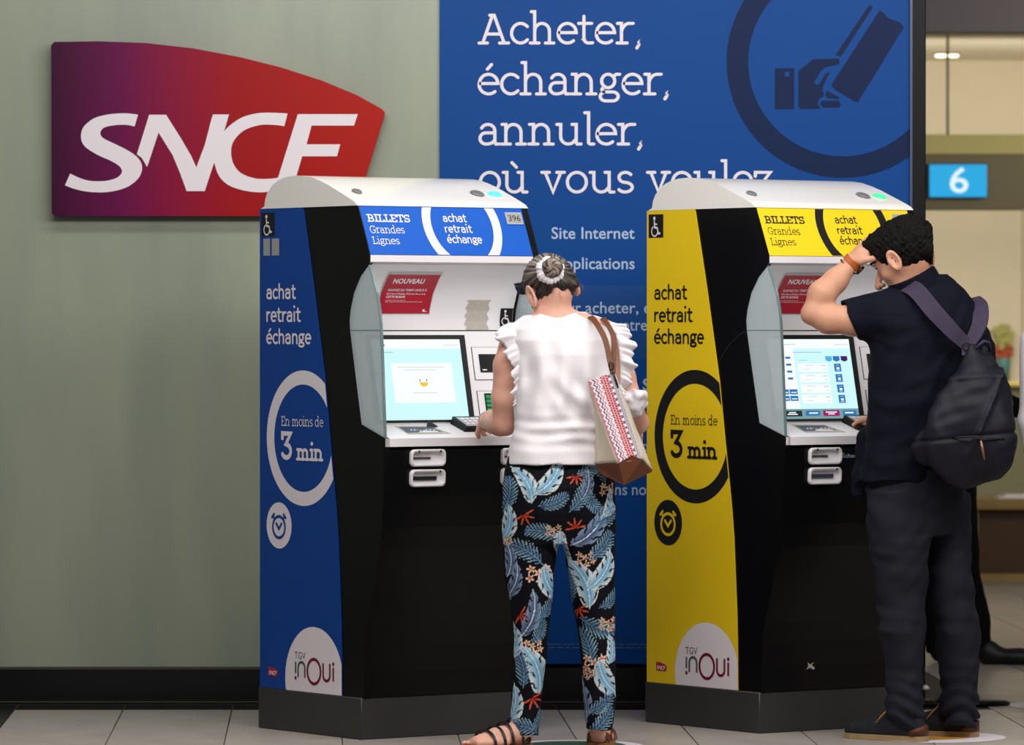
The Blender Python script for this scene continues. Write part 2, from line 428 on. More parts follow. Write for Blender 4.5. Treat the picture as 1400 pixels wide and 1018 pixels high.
for ka, kb, y0, y1, m in ((-7, 8, 17.905, 18.226, M['tileblack']), (-1, 9, 16.32, 17.905, None), (-1, 9, 14.73, 16.32, None), (-6, -1, 16.32, 17.905, M['tileblack']), (-6, -1, 14.73, 16.32, M['tileblack']),
                          (9, 12, 16.32, 17.905, None), (9, 12, 14.73, 16.32, None), (8, 13, 17.905, 18.605, None), (8, 14, 18.605, 20.2, None), (8, 14, 20.2, 21.8, None), (8, 15, 21.8, 23.4, None), (8, 15, 23.4, 25.0, None), (8, 16, 25.0, 26.6, None), (8, 16, 26.6, 28.2, None), (8, 16, 28.2, 29.95, None)):
    for k in range(ka, kb): tile(k, y0, y1, m or random.choice(M['tile']))

# frosted glass wall
fg = bpy.data.materials.new('frosted_green_glass'); fg.use_nodes = True
nt = fg.node_tree; b = nt.nodes['Principled BSDF']; tc = nt.nodes.new('ShaderNodeTexCoord')
mp = nt.nodes.new('ShaderNodeMapping'); mp.inputs['Scale'].default_value = (1.2, 1, .25)
n = nt.nodes.new('ShaderNodeTexNoise'); n.inputs['Scale'].default_value = 2.3; n.inputs['Detail'].default_value = 5
r = nt.nodes.new('ShaderNodeValToRGB'); r.color_ramp.elements[0].position = .30; r.color_ramp.elements[1].position = .72
r.color_ramp.elements[0].color = (*lin((136, 144, 130)), 1); r.color_ramp.elements[1].color = (*lin((162, 169, 147)), 1)
nt.links.new(tc.outputs['Object'], mp.inputs['Vector']); nt.links.new(mp.outputs['Vector'], n.inputs['Vector'])
nt.links.new(n.outputs['Fac'], r.inputs['Fac']); nt.links.new(r.outputs['Color'], b.inputs['Base Color'])
b.inputs['Roughness'].default_value = .30; b.inputs['Specular IOR Level'].default_value = .55
M['frost'] = fg
TOPZ = 3.3
wl = struct(link('wall_back', box(-4.5, 1.4936, WY+.04, WY+.14, 0, TOPZ), mat('wall_core', (40, 42, 42), .7)))
xl, xr = wp(0, 500)[0], wp(601, 500)[0]
for a, b_ in ((-4.4, -1.98), (-1.975, xr+.03)):
    link('glass_panel', box(a, b_, WY+.006, WY+.038, .128, TOPZ, .002, 1), M['frost'], wl)
zb = .128
M['skirt'] = mat('black_skirting', (16, 16, 18), .3, .4)
bb = struct(link('baseboard_back', box(-4.5, 1.4936, WY-.012, WY+.03, 0, zb, .002, 1), M['skirt']))
link('metal_trim', box(-4.5, xr, WY-.014, WY-.0125, zb-.006, zb), mat('thin_metal_trim', (96, 94, 88), .4, metal=.6), bb)
link('metal_trim', box(-4.5, 1.4936, WY-.0145, WY-.0125, .003, .006), mat('foot_trim', (110, 104, 98), .4, metal=.5), bb)
M['post'] = mat('black_end_post', (9, 10, 13), .4, .2)
xpost = wp(1245, 500)[0]
ep = struct(link('trim_1', box(xpost, 1.4936, WY-.02, WY+.16, zb, TOPZ, .003, 1), M['post']))
link('edge_strip', box(xpost-.004, xpost+.004, WY-.021, WY+.0, zb, TOPZ), mat('bright_edge', (70, 84, 110), .3), ep)

# blue wall poster
P_ = empty('wall_poster', (0, WY-.002, 0), label='tall blue wall poster with white lettering and a dark ring around a hand with ticket', cat='poster')
M['posterblue'] = mat('poster_blue', (5, 70, 144), .45, .15, var=.03, scale=2)
M['posterband'] = mat('poster_paler_band', (24, 74, 142), .4, .2)
M['posternavy'] = mat('poster_navy', (9, 32, 74), .45, .15)
xpl, ztop = xr, 3.2
zpb = wp(700, 907)[1]
link('sheet', box(xpl, xpost-.003, -.003, 0.003, zpb, ztop), M['posterblue'], P_)
def pf(x, y, off): return (x, -.003-off, y)
def px(x, y): return wp(x, y)
S1 = 1/378.3
bd = Print(); (ax, az), (bx, bz) = px(601, 490), px(1243, 390); bd.rect(xpl+.001, az, xpost-.004, bz); bd.build('paler_band', M['posterband'], P_, pf, off=.0003)
cx, cz = px(1152, 84.5)
edge = lambda p: (xpost-.004)-p[0]
Print().ring(cx, cz, 158.6*S1, 129*S1, [edge, lambda p: ztop-.01-p[1]]).build('ring', M['posternavy'], P_, pf, 'dark navy ring')
q = lambda pts: [px(600+x/2.1212, y/2.1212) for x, y in pts]
ic = Print()
hx = [(1010+8*math.cos(t*.5236), 215+8*math.sin(t*.5236)) for t in range(12)]
ic.poly(q([(974, 198), (1030, 198), (1030, 317), (974, 317)]), [q(hx[::-1])])
ic.poly(q([(1042, 206), (1050, 200), (1085, 172), (1160, 170), (1162, 186), (1120, 196), (1108, 206), (1088, 238), (1098, 248), (1108, 236), (1120, 214), (1134, 208), (1116, 246), (1112, 262), (1118, 278), (1104, 286), (1098, 300), (1106, 316), (1050, 316), (1042, 308)]))
ic.poly(q([(1124, 262), (1160, 282), (1158, 288), (1126, 284), (1120, 274)]))
ic.poly(q([(1112, 292), (1160, 292), (1166, 302), (1160, 312), (1114, 312), (1106, 302)]))
ic.poly(q([(1278, 30), (1290, 38), (1302, 52), (1338, 66), (1348, 80), (1215, 296), (1205, 294), (1148, 260), (1138, 246)]))
ic.poly(q([(1246, 18), (1252, 15), (1258, 22), (1166, 164), (1150, 160)]))
ic.build('hand_and_ticket', M['posternavy'], P_, pf, 'navy hand holding a ticket')
def pline(fn, text, x0, x1, yb, xh, **kw):
    p = fn(text, **kw); a = px(x0, yb); b_ = px(x1, yb)
    return p.fit(a[0], b_[0], a[1], (xh*S1/X) if fn is slab else (xh*S1/SX))
for t, x0, x1, yb in (('Acheter,', 652.8, 875.5, 61), ('\u00e9changer,', 652.8, 914, 130.5), ('annuler,', 654, 878, 199), ('o\u00f9 vous', 654.5, 866.5, 264.5), ('voulez', 883, 1057, 264.5)):
    pline(slab, t, x0, x1, yb, 31.0, wd=.095).build('headline', M['vwhite'], P_, pf, 'white headline lettering')
M['palewhite'] = mat('pale_blue_lettering', (176, 196, 220), .45, .3)
for t, x0, x1, yb, bo in (('Site Internet', 754, 867.6, 326.2, .012), ('Applications', 757, 867.6, 367.5, .012), ('Pour', 757, 794, 428, .008), ('acheter,', 800.2, 872.7, 428, .008), ('e', 880.4, 889, 428, .008), ('votre', 841, 884.5, 451.5, .008), ('e', 864.8, 872.4, 533.5, .03), ('S', 878.8, 888, 533.5, .03), ('es', 873.5, 887, 584.3, .008), ('o', 877, 886, 617, .008), ('ns', 840.5, 857.5, 676.2, .008), ('no', 864, 883.5, 676.2, .008)):
    pline(sans, t, x0, x1, yb, 10.4, bold=bo).build('small_lettering', M['palewhite'], P_, pf, 'pale blue small lettering')
T = Print()
for yb in (881, 885.5):
    x = 618
    while x < 1236:
        l = random.uniform(6, 22); a, b_ = px(x, yb), px(min(x+l, 1238), yb-1.6); T.rect(a[0], a[1], b_[0], b_[1]); x += l+2.5
T.build('fine_print', mat('fine_print_blue', (66, 104, 160), .5), P_, pf)['kind'] = 'stuff'

# company sign on the glass wall
sg = empty('company_sign', (0, WY-.05, 0), label='crimson fin-shaped company sign with white italic letters on the green glass wall', cat='sign')
zs = lambda x, y: wp(40+x/2.5, 30+y/2.5, WY-.05)
bm = bmesh.new()
fr = [bm.verts.new((zs(x, y)[0], 0, zs(x, y)[1])) for x, y in SIGN]; bk = [bm.verts.new((v.co.x, .035, v.co.z)) for v in fr]
bm.faces.new(fr); bm.faces.new(bk[::-1]); N_ = len(fr)
for i in range(N_): bm.faces.new((fr[i], bk[i], bk[(i+1) % N_], fr[(i+1) % N_]))
gm = bpy.data.materials.new('purple_to_red_sheet'); gm.use_nodes = True; nt = gm.node_tree; b = nt.nodes['Principled BSDF']
tc = nt.nodes.new('ShaderNodeTexCoord'); sp = nt.nodes.new('ShaderNodeSeparateXYZ'); mr = nt.nodes.new('ShaderNodeMapRange'); cr = nt.nodes.new('ShaderNodeValToRGB')
x0, x1 = zs(75, 300)[0], zs(1215, 300)[0]
mr.inputs[1].default_value = x0; mr.inputs[2].default_value = x1
nt.links.new(tc.outputs['Object'], sp.inputs[0]); nt.links.new(sp.outputs['X'], mr.inputs[0]); nt.links.new(mr.outputs[0], cr.inputs['Fac'])
els = cr.color_ramp.elements; els[0].color = (*lin((58, 2, 44)), 1); els[1].color = (*lin((176, 22, 8)), 1)
for p_, c_ in ((.2, (100, 2, 70)), (.38, (138, 4, 52)), (.55, (158, 8, 18)), (.78, (168, 15, 7))):
    e = els.new(p_); e.color = (*lin(c_), 1)
nt.links.new(cr.outputs['Color'], b.inputs['Base Color']); b.inputs['Roughness'].default_value = .4; b.inputs['Specular IOR Level'].default_value = .18
link('board', bm_mesh(bm, .0), gm, sg)
company().xform(lambda x, y: zs(x, -y)).build('lettering', M['vwhite'], sg, lambda x, y, o: (x, -.001-o, y), 'white italic letters')
for x, y in ((150, 120), (1000, 620), (150, 600), (1050, 300)):
    c = zs(x, y); s_ = link('standoff', tube([(c[0], .035, c[1]), (c[0], .055, c[1])], .012), M['grey'], sg)

# ------------------------------------------------------------------ back room seen past the wall
M['cream'] = mat('cream_wall_paint', (228, 214, 184), .7, .2, var=.03, scale=1.5)
M['creamhi'] = mat('beige_upper_wall', (204, 188, 158), .7, .2, var=.02, scale=2)
M['olive'] = mat('olive_beam', (128, 120, 92), .6, .3)
FY = 30.0
wf = struct(link('wall_far', box(-1, 7, FY, FY+.12, 0, 3.4), M['cream']))
zf = lambda y, Y: at(1330, y, Y).z
ledge = zf(524, FY-.1)
link('dado', box(-1, 7, FY-.05, FY-.001, 0, ledge-.02), mat('green_grey_dado', (120, 118, 84), .6), wf)
link('dado_ledge', box(-1, 7, FY-.12, FY-.002, ledge-.02, ledge+.012, .004), mat('gold_ledge', (214, 190, 96), .35, metal=.3), wf)
link('panel_joint', box(at(1396, 500, FY).x, at(1396, 500, FY).x+.02, FY-.004, FY+.001, ledge, 2.2), M['creamhi'], wf)
cz_ = zf(83, FY)
struct(link('ceiling', box(-1, 7, 25.0, FY+.1, cz_, cz_+.1), mat('back_room_ceiling', (236, 222, 192), .8, .1)))
struct(link('trim_2', box(-1, 7, 24.8, 25.0, at(1330, 43, 24.8).z, 3.6), mat('grey_bulkhead', (116, 108, 112), .7), ), 'grey bulkhead above the back room')
by = 27.0
bt, bm_, bbt = at(1330, 183, by).z, at(1330, 210, by).z, at(1330, 287, by).z
beam = struct(link('trim_3', box(-1, 7, by, by+.12, bbt, bm_, .004), M['olive']), 'olive beam carrying the number sign')
bm = bmesh.new()
link('beam_top', prism([(by, bm_), (by+.12, bm_), (by+.12, bt-.01), (by+.06, bt)], -1, 7), mat('lit_olive_lip', (214, 206, 140), .5), beam)  # light along the beam's top painted in as a paler olive
xw = at(1297, 120, by).x
rod = link('hanging_rod', tube([(xw, by+.06, bt-.005), (xw, by+.06, cz_+.02)], .008), mat('dull_rod', (150, 140, 112), .5), beam)
# recessed lamps
M['lampglow'] = mat('lamp_glow', (255, 246, 220), .4, emit=((255, 246, 222), 4.0))
M['lamptrim'] = mat('lamp_trim', (160, 140, 110), .4)
for i, (x, lb) in enumerate(((1286, 'glowing round recessed ceiling lamp further from the frame edge'), (1303, 'glowing round recessed ceiling lamp closer to the frame edge'))):
    Yl = (cz_-1.35)*FPX/(450-72.5); c = at(x, 72.5, Yl)
    t = empty('recessed_lamp', (c.x, Yl, cz_), label=['first recessed ceiling lamp beyond the black post, glowing warm white', 'second recessed ceiling lamp from the black post, glowing warm white'][i], cat='ceiling lamp')
    link('lamp_trim', lathe([(.045, 0), (.045, -.008), (.036, -.012)], 24), M['lamptrim'], t)
    link('lamp_glow', lathe([(.032, -.011), (.030, -.02), (.01, -.024)], 24), M['lampglow'], t)
# number sign
c0, c1 = at(1271, 225, by-.08), at(1349, 269, by-.08)
ns = empty('number_sign', ((c0.x+c1.x)/2, by-.06, c1.z), label='lit cyan sign with a white figure six hanging on the olive beam', cat='sign')
hw, hh = (c1.x-c0.x)/2, c0.z-c1.z
link('case', box(-hw-.006, hw+.006, -.01, .05, -.006, hh+.006, .004), mat('sign_case', (40, 90, 120), .4), ns)
link('face', box(-hw, hw, -.018, -.0101, 0, hh), glow('cyan_sign_face', (34, 168, 226), 1.0), ns)
sans('6', bold=.01).fit(-.045, .055, hh*.14, .13/.68).build('numeral', glow('white_numeral', (226, 248, 252), 1.0), ns, lambda x, y, o: (x, -.0182-o, y), 'white figure six')
# low wooden counter unit
M['wood'] = mat('honey_wood', (136, 112, 66), .5, .3, var=.12, scale=6)
M['wood2'] = mat('brown_wood_panel', (66, 46, 24), .5, .3, var=.12, scale=5)
dk = empty('low_counter', (at(1342, 800, 26.6).x, 26.6, 0), label='low honey wood counter with a brown recessed front at the back of the hall', cat='counter')
zt = at(1340, 682, 26.6).z; x0 = at(1327, 700, 26.6).x-dk.location.x
link('worktop', box(x0, 2.2, -.02, .7, zt-.055, zt, .004), M['wood'], dk)
link('side_panel', box(x0, x0+.04, 0, .66, .0, zt-.055, .003), M['wood'], dk)
link('side_panel', box(2.1, 2.14, 0, .66, .0, zt-.055, .003), M['wood'], dk)
link('front_panel', box(x0+.04, 2.1, .06, .10, .035, zt-.055), M['wood2'], dk)
link('foot_rail', box(x0+.04, 2.1, .01, .06, .02, .06), M['wood'], dk)
pp = empty('paper_stack', (dk.location.x+.2, 26.8, zt), label='small stack of white papers on the low wooden counter', cat='papers')
for i in range(3): link('sheet', box(-.1+.02*i, .3+.01*i, -.1, .12, .0005+.006*i, .006*i+.006), M['vwhite'], pp)
# plant on the ledge
pc = at(1372, 524, FY-.07)
pl = empty('potted_plant', (pc.x, FY-.065, ledge+.012), label='small plant with yellow-green top, orange middle and teal pot on the gold ledge', cat='plant')
link('pot', lathe([(.035, 0), (.045, .13), (.04, .14)], 16), mat('teal_pot', (90, 140, 130), .4), pl)
bm = bmesh.new(); random.seed(5)
for i in range(40):
    v = Vector((random.uniform(-.05, .05), random.uniform(-.035, .02), random.uniform(.14, .21)))
    bmesh.ops.create_icosphere(bm, subdivisions=1, radius=.016, matrix=Matrix.Translation(v))
o = link('blossom', bm_mesh(bm), mat('orange_blossom', (190, 96, 60), .6), pl)
bm = bmesh.new()
for i in range(60):
    a = random.uniform(0, 6.28); r_ = random.uniform(0, .05)
    v = Vector((r_*math.cos(a), .6*r_*math.sin(a), random.uniform(.2, .32)))
    bmesh.ops.create_icosphere(bm, subdivisions=1, radius=.02, matrix=Matrix.LocRotScale(v, None, (1, .5, 1.3)))
o = link('foliage', bm_mesh(bm), mat('yellow_green_foliage', (172, 168, 92), .6), pl)

# floor marks and the stand foot
def sticker(cx, cy, R, label, inner, mi, arrow=None):
    t = empty('floor_sticker', (cx, cy, .0005), label=label, cat='floor sticker')
    Print().ellipse(0, 0, R, R, 64).build('disc', M['vwhite'], t, lambda x, y, o: (x, y, o))
    Print().ellipse(*inner).build('print', mi, t, lambda x, y, o: (x, y, .0008+o))
    return t
M['orange'] = mat('orange_print', (214, 150, 40), .5)
M['stgreen'] = mat('green_print', (70, 96, 76), .5)
sticker(1.403, 16.70, .232, 'round white floor sticker with orange print under the shoes of the man', (-.03, .02, .15, .13, 40), M['orange'])
sticker(.20, 16.36, .225, 'round white floor sticker with green print between the feet of the woman', (0, 0, .17, .17, 40), M['stgreen'])
sticker(2.03, 18.10, .25, 'round white floor sticker with grey print beyond the oval stand foot', (0, 0, .19, .17, 40), M['tile'][0])
st = empty('barrier_stand', (1.585, 18.13, 0), label='black barrier stand with an oval foot at the end of the blue poster', cat='barrier')
foot = lathe([(1, 0), (1, .55), (.93, .9), (.2, 1.0)], 48)
for v in foot.vertices: v.co.x *= .205; v.co.y *= .092; v.co.z *= .02
link('foot', foot, M['black'], st)
link('pole', tube([(-.125, 0, .015), (-.125, 0, .93)], .014, 12), M['black'], st)
link('knob', lathe([(.004, 0), (.014, .006), (.016, .014), (.006, .024)], 14, (-.1, -.02, .05)), M['lightgrey'], st)
# ------------------------------------------------------------------ ticket machines
W_, D_ = .684, .625
PROF = [(.025, 1.757), (-.045, 1.596), (-.045, 1.572), (-.034, 1.564), (.012, 1.523), (.051, 1.471), (.072, 1.415), (.078, 1.380), (.075, 1.345), (.007, 1.038), (-.138, .993), (-.138, .965), (-.131, .955), (-.126, .80), (-.117, .70), (-.104, .625), (-.080, .54), (-.048, .44), (-.026, .37), (-.014, .30), (-.009, .22), (-.009, .138)]
FT = [z for _, z in PROF]
def fd(z):
    """depth of the machine's front at height z"""
    for (d0, z0), (d1, z1) in zip(PROF, PROF[1:]):
        if z1 <= z <= z0: return d0+(d1-d0)*(z0-z)/max(1e-6, z0-z1)
    return PROF[-1][0]
def fn(z):
    z = min(z, 1.752)
    d = (fd(z+.004)-fd(z-.004))/.008; l = math.sqrt(1+d*d); return (-1/l, d/l)
def ff(x, y, off):                         # print on the front
    n_ = fn(y); return (x, fd(y)+n_[0]*off, y+n_[1]*off)
def sfm(x, y, off): return (-.0035-off, -x, y)      # print on the left side: x runs to the front, -depth
def frontstrip(u0, u1, z0, z1, off, th=.003, n=1, prof=None):
    """sheet that follows the front between two heights"""
    vs = []; fs = []
    for i in range(n+1):
        z = z1+(z0-z1)*i/n
        for u in (u0, u1):
            vs.append(ff(u, z, off)); 
        for u in (u0, u1): vs.append(ff(u, z, off+th))
    for i in range(n):
        a = i*4; b = a+4
        fs += [(a+2, b+2, b+3, a+3), (a, a+1, b+1, b), (a, b, b+2, a+2), (a+1, a+3, b+3, b+1)]
    fs += [(0, 2, 3, 1), (4*n, 4*n+1, 4*n+3, 4*n+2)]
    return mesh(vs, fs)
EDGE = [(.352, 1.758), (.285, 1.48), (.218, 1.18), (.184, .961), (.150, .75), (.138, .648), (.123, .42), (.118, .289), (.116, .138)]
def edged(z):
    for (d0, z0), (d1, z1) in zip(EDGE, EDGE[1:]):
        if z1 <= z <= z0: return d0+(d1-d0)*(z0-z)/(z0-z1)
    return EDGE[-1][0] if z < .2 else EDGE[0][0]
sclip = [lambda p: -p[0]*1 - edged(p[1]) if False else (-edged(p[1])-p[0]), lambda p: p[1]-.1385]
def hmap(fu):
    return fu
class Btn:
    def __init__(s): s.r = []
    def rect(s, *a): s.r.append(a); return s
    def done(s, be, so):
        for a in s.r: Print().rect(*a).build('screen_button', M['s_blue'], be, ff, off=so+.0006)

def machine(o3, rz, label, col, head, ink, ink2, headink, logo_bg, notice_white, screen):
    t = empty('ticket_machine', o3, rz, label, 'ticket machine', 'ticket machines in front of the blue poster')
    # foot
    link('plinth', box(-.006, W_+.004, -.004, D_+.004, 0, .1375, .003, 1), M['plinth'], t)
    # black side cheeks with the whole front outline
    cheek = PROF+[(D_, .138), (D_, 1.757)]
    for a, b in ((0, .018), (W_-.024, W_)):
        # the recess is open in the cheek and closed by glass
        link('side_cheek', prism(cheek, a, b, .0035, 2), M['black'], t)
    # inner body
    ins = lambda l, back: l+[(back, l[-1][1]), (back, l[0][1])]
    u0, u1 = .0185, W_-.0245
    low = [(d+.002, z) for d, z in PROF[12:]]
    link('lower_front', prism(ins(low, D_-.01), u0, u1), M['black'], t)
    link('shelf', prism([(-.138, .966), (-.138, .993), (.0065, 1.0375), (.09, 1.0375), (.09, .966)], .0005, W_-.0005, .0025, 2), M['white'], t)
    link('screen_panel', prism([(.007, 1.038), (.0748, 1.3435), (.2, 1.3435), (.2, 1.038)], u0, u1), M['white'], t)
    arcp = [PROF[3], (-.012, 1.545), PROF[4], (.034, 1.498), PROF[5], PROF[6], PROF[7], (.0755, 1.3475)]
    link('back_panel', prism(arcp+[(.2, 1.3475), (.2, 1.564)], u0, u1, 0, 1, True), M['white'], t)
    link('joint', box(u0, u1, .0765, .09, 1.3435, 1.3475), M['blackmat'], t)
    link('header_lip', prism([(-.0455, 1.594), (-.0455, 1.572), (-.034, 1.5645), (.1, 1.5645), (.1, 1.594)], .004, W_-.026, .002, 2), M['white'], t)
    link('header', prism([(.0245, 1.7565), (-.0458, 1.5955), (.2, 1.5955), (.2, 1.7565)], .004, W_-.026), head, t)
    link('back_shell', box(u0, u1, .2, D_-.004, .14, 1.757), M['black'], t)
    # coloured side skins
    for a, b in ((-.0032, -.0002), (W_+.0002, W_+.0032)):
        link('side_skin', prism([(D_-.003, 1.757), (D_-.003, .1385)]+EDGE[::-1], a, b), col, t)
    # vents, wear
    # cap
    cp = [(D_-.012, 1.7575), (.592, 1.766), (.586, 1.79), (.572, 1.812), (.546, 1.833), (.515, 1.848), (.48, 1.858), (.44, 1.8635), (.397, 1.865), (.35, 1.863), (.30, 1.857), (.25, 1.845), (.196, 1.829), (.15, 1.812), (.108, 1.797), (.065, 1.781), (.036, 1.769), (.022, 1.7575)]
    link('cap', prism(cp, -.004, W_+.002, .016, 4, True), M['whitecap'], t)
    # sensors and lamp on the cap's slope
    def onslope(u, d, r1, r2, m, name, lb=None):
        z = 1.797+(d-.108)*.40; zz = lambda dd: 1.797+(dd-.108)*.385+.003
        vs = []; n = 20
        for k, s_ in ((0, 1), (1, .8)):
            for i in range(n):
                a = 2*math.pi*i/n; dd = d+r2*s_*math.sin(a); vs.append((u+r1*s_*math.cos(a), dd-k*.002, zz(dd)+k*.0035))
        fs = [(i, (i+1) % n, n+(i+1) % n, n+i) for i in range(n)]+[tuple(range(n, 2*n))]
        link(name, mesh(vs, fs), m, t, lb)
    onslope(.065, .128, .017, .020, M['grey'], 'cap_sensor')
    onslope(.552, .130, .024, .026, M['grey'], 'cap_sensor')
    onslope(.622, .126, .026, .022, M['lamp'] if screen == 1 else M['lamp2'], 'status_lamp', 'glowing status lamp')
    # header print
    hz = .9 if True else 1
    r_ = Print().ring(.398, 1.694, .1565, .1230, [lambda p: 1.755-p[1], lambda p: p[1]-1.597])
    r_.build('header_ring', headink, t, ff)
    T = lambda p: p.build('header_lettering', headink, t, ff)
    T(slab('BILLETS', .145).fit(.024, .194, 1.7035, .0256/.95))
    T(slab('Grandes', .085).fit(.025, .161, 1.666, .0250/.95))
    T(slab('Lignes', .085).fit(.024, .131, 1.6300, .0245/.95))
    for tx, a, b_, z in (('achat', .327, .423, 1.7065), ('retrait', .325, .435, 1.6705), ('\u00e9change', .324, .465, 1.6355)):
        T(plain(tx, .125).fit(a, b_, z, .0205/X))
    dp = link('counter_frame', frontstrip(.584, .650, 1.701, 1.741, .001, .003), M['lightgrey'], t)
    link('display', frontstrip(.589, .646, 1.706, 1.737, .0042, .0004), M['lcd'], dp)
    sans('396', bold=.0).fit(.593, .641, 1.7115, .019/.68).build('digits', M['vblack'], dp, ff, off=.005)
    # left side print
    wh = lambda p: p.build('side_lettering', ink, t, sfm)
    for tx, a, b_, z in (('achat', -.579, -.394, 1.451), ('retrait', -.579, -.363, 1.374), ('\u00e9change', -.580, -.300, 1.2995)):
        wh(plain(tx, .135).fit(a, b_, z, .0375/X))
    wh(slab('En moins de', .085).fit(-.487, -.226, 1.0255, .0325/.95))
    wh(slab('3', .16).fit(-.487, -.414, .911, .097/.95))
    wh(slab('min', .17).fit(-.394, -.226, .9105, .042/.7))
    Print().ring(-.3505, .986, .2265, .1795, sclip).build('side_ring', ink, t, sfm, off=.0004)
    Print().disc(-.5005, .6895, .078, sclip).build('clock_disc', ink, t, sfm, off=.0004)
    ck = Print()
    ck.stroke(arc(-.5005, .684, .038, .036, 0, 360, 30)[:-1], .010, closed=True)
    ck.stroke([(-.517, .696), (-.5005, .678), (-.484, .696)], .010)
    ck.stroke([(-.543, .716), (-.530, .727)], .010); ck.stroke([(-.458, .716), (-.471, .727)], .010)
    ck.stroke([(-.536, .721), (-.527, .710)], .008); ck.stroke([(-.465, .721), (-.474, .710)], .008)
    ck.build('alarm_clock', ink2, t, sfm, off=.0010)
    Print().stroke([(-.222, 1.236), (-.205, 1.262), (-.17, 1.295), (-.12, 1.328), (-.080, 1.3445)], .003).build('cheek_joint', M['jointglint'], t, lambda x, y, o: (-.0003-o, -x, y), off=.0004)
    # round badge at the foot
    cb = Print().disc(-.284, .180, .178, sclip); cb.build('foot_badge', M['vwhite'], t, sfm, off=.0004)
    lg = sans('TGV', bold=.0).fit(-.403, -.336, .2465, .0235/.69)
    lg.stroke([(-.397, .236), (-.397, .197)], .0095, False)
    lg.stroke([(-.381, .185)]+[(-.381, .218)]+arc(-.3605, .218, .0205, .018, 180, 0, 10)[1:]+[(-.340, .185)], .0095, False)
    lg.build('badge_lettering', M['vgrey'], t, sfm, 'grey badge lettering', off=.0010)
    rg = Print().ellipse(-.397, .182, .0065, .0065, 16)
    rg.stroke(arc(-.284, .209, .0405, .041, 0, 360, 40)[:-1], .0105, closed=True)
    rg.stroke([(-.228, .240), (-.228, .200)]+arc(-.2075, .200, .0205, .018, 180, 360, 10)[1:]+[(-.187, .240)], .0095, False)
    rg.stroke([(-.166, .228), (-.166, .183)], .0095, False); rg.ellipse(-.166, .240, .0065, .0065, 16)
    rg.build('badge_lettering', M['vred'], t, sfm, 'crimson badge lettering', off=.0010)
    # small company mark
    mx = lambda x, y: (-.568+(x-75)/1140*.061, .180+(663-y)/595*.030)
    mk = Print().poly([mx(x, y) for x, y in SIGN]); mk.build('company_mark', M['notice'], t, sfm, off=.0004)
    ml = company().xform(lambda x, y: (mx(75+(x-75)*.98, -y))); ml.build('mark_lettering', M['vwhite'], t, sfm, off=.0009)
    # wheelchair sticker
    Print().rect(-.611, 1.664, -.528, 1.744).build('wheelchair_sticker', M['vblack'], t, sfm, off=.0004)
    wheelchair(.068).xform(lambda x, y: (x-.574, y+1.669)).build('wheelchair_symbol', M['vwhite'], t, sfm, off=.0009)
    if notice_white:
        Print().rect(-.598, 1.599, -.556, 1.656).rect(-.545, 1.599, -.499, 1.656).build('blank_sticker', M['lcd'], t, sfm, 'two small grey stickers', off=.0004)
    # red notice on the curved back panel
    def nt_(x, y, off): return ff(x, y, off)
    sh = .0
    nz0, nz1 = 1.403, 1.540
    cx0 = lambda z: .107+(z-nz0)/(nz1-nz0)*.034
    def strip(a0, a1, z0, z1, off, m, name, par, n=8):
        vs = []; fs = []
        for i in range(n+1):
            z = z0+(z1-z0)*i/n; k = (z-nz0)/(nz1-nz0)
            vs += [ff(a0(z), z, off), ff(a1(z), z, off)]
        for i in range(n): fs.append((2*i, 2*i+1, 2*i+3, 2*i+2))
        return link(name, mesh(vs, fs, True), m, par)
    nfr = strip(lambda z: .105, lambda z: .319, nz0-.002, nz1, .0016, M['noticeedge'], 'notice_film', t)
    strip(lambda z: .1085, lambda z: .3155, nz0, nz1-.008, .0022, M['notice'], 'red_notice', t)
    nl = Print().add(sans('NOUVEAU', bold=.03).fit(.138, .262, 1.5035, .0155/.69))
    for tx, a, b_, z, c_ in (('GAGNEZ DU TEMPS GR\u00c2CE \u00c0', .131, .286, 1.478, .0072), ('LA NOUVELLE INTERFACE DE', .131, .286, 1.4665, .0072), ('CETTE BORNE', .131, .206, 1.455, .0072)):
        nl.add(sans(tx, bold=.02).fit(a, b_, z, c_/.69))
    for z, b_ in ((1.4465, .21), (1.4415, .28)):
        x = .131
        while x < b_: l = random.uniform(.004, .014); nl.rect(x, z, min(b_, x+l), z+.0012); x += l+.003
    nl.build('notice_lettering', M['vwhite'], t, ff, off=.0026)
    q0 = lambda x, y: (.288+(x-75)/1140*.018, 1.409+(663-y)/595*.008)
    Print().poly([q0(x, y) for x, y in SIGN]).build('notice_mark', M['vwhite'], t, ff, off=.0026)
    # glue left by a torn sticker
    random.seed(11)
    gl = [(.468+random.uniform(-.004, .004), 1.3495)]+[(.468+random.uniform(-.006, .005), 1.352+i*.009) for i in range(10)]+[(.478+i*.011, 1.447+random.uniform(-.004, .004)) for i in range(7)]+[(.553+random.uniform(-.006, .004), 1.44-i*.009) for i in range(10)]
    tr = Print()
    for i in range(11):
        z0, z1 = 1.3495+i*.009, 1.3495+(i+1)*.009
        a0 = .466+.006*math.sin(i*2.1); b0 = .556+.005*math.sin(i*1.7+1); a1 = .466+.006*math.sin((i+1)*2.1); b1 = .556+.005*math.sin((i+1)*1.7+1)
        tr.tri([(a0, z0), (b0, z0), (b1, z1), (a1, z1)], [(0, 1, 2, 3)])
    tr.build('glue_residue', M['glue'], t, ff, off=.0012, step=0)
    link('wheelchair_sticker', frontstrip(.607, .658, 1.360, 1.421, .0006, .0006, 8), M['vblack'], t)
    wheelchair(.052).xform(lambda x, y: (x+.630, y+1.364)).build('wheelchair_symbol', M['vwhite'], t, ff, off=.0018)
    # screen
    be = link('screen_bezel', frontstrip(.060, .4525, 1.040, 1.329, .0006, .009), M['blackmat'], t)
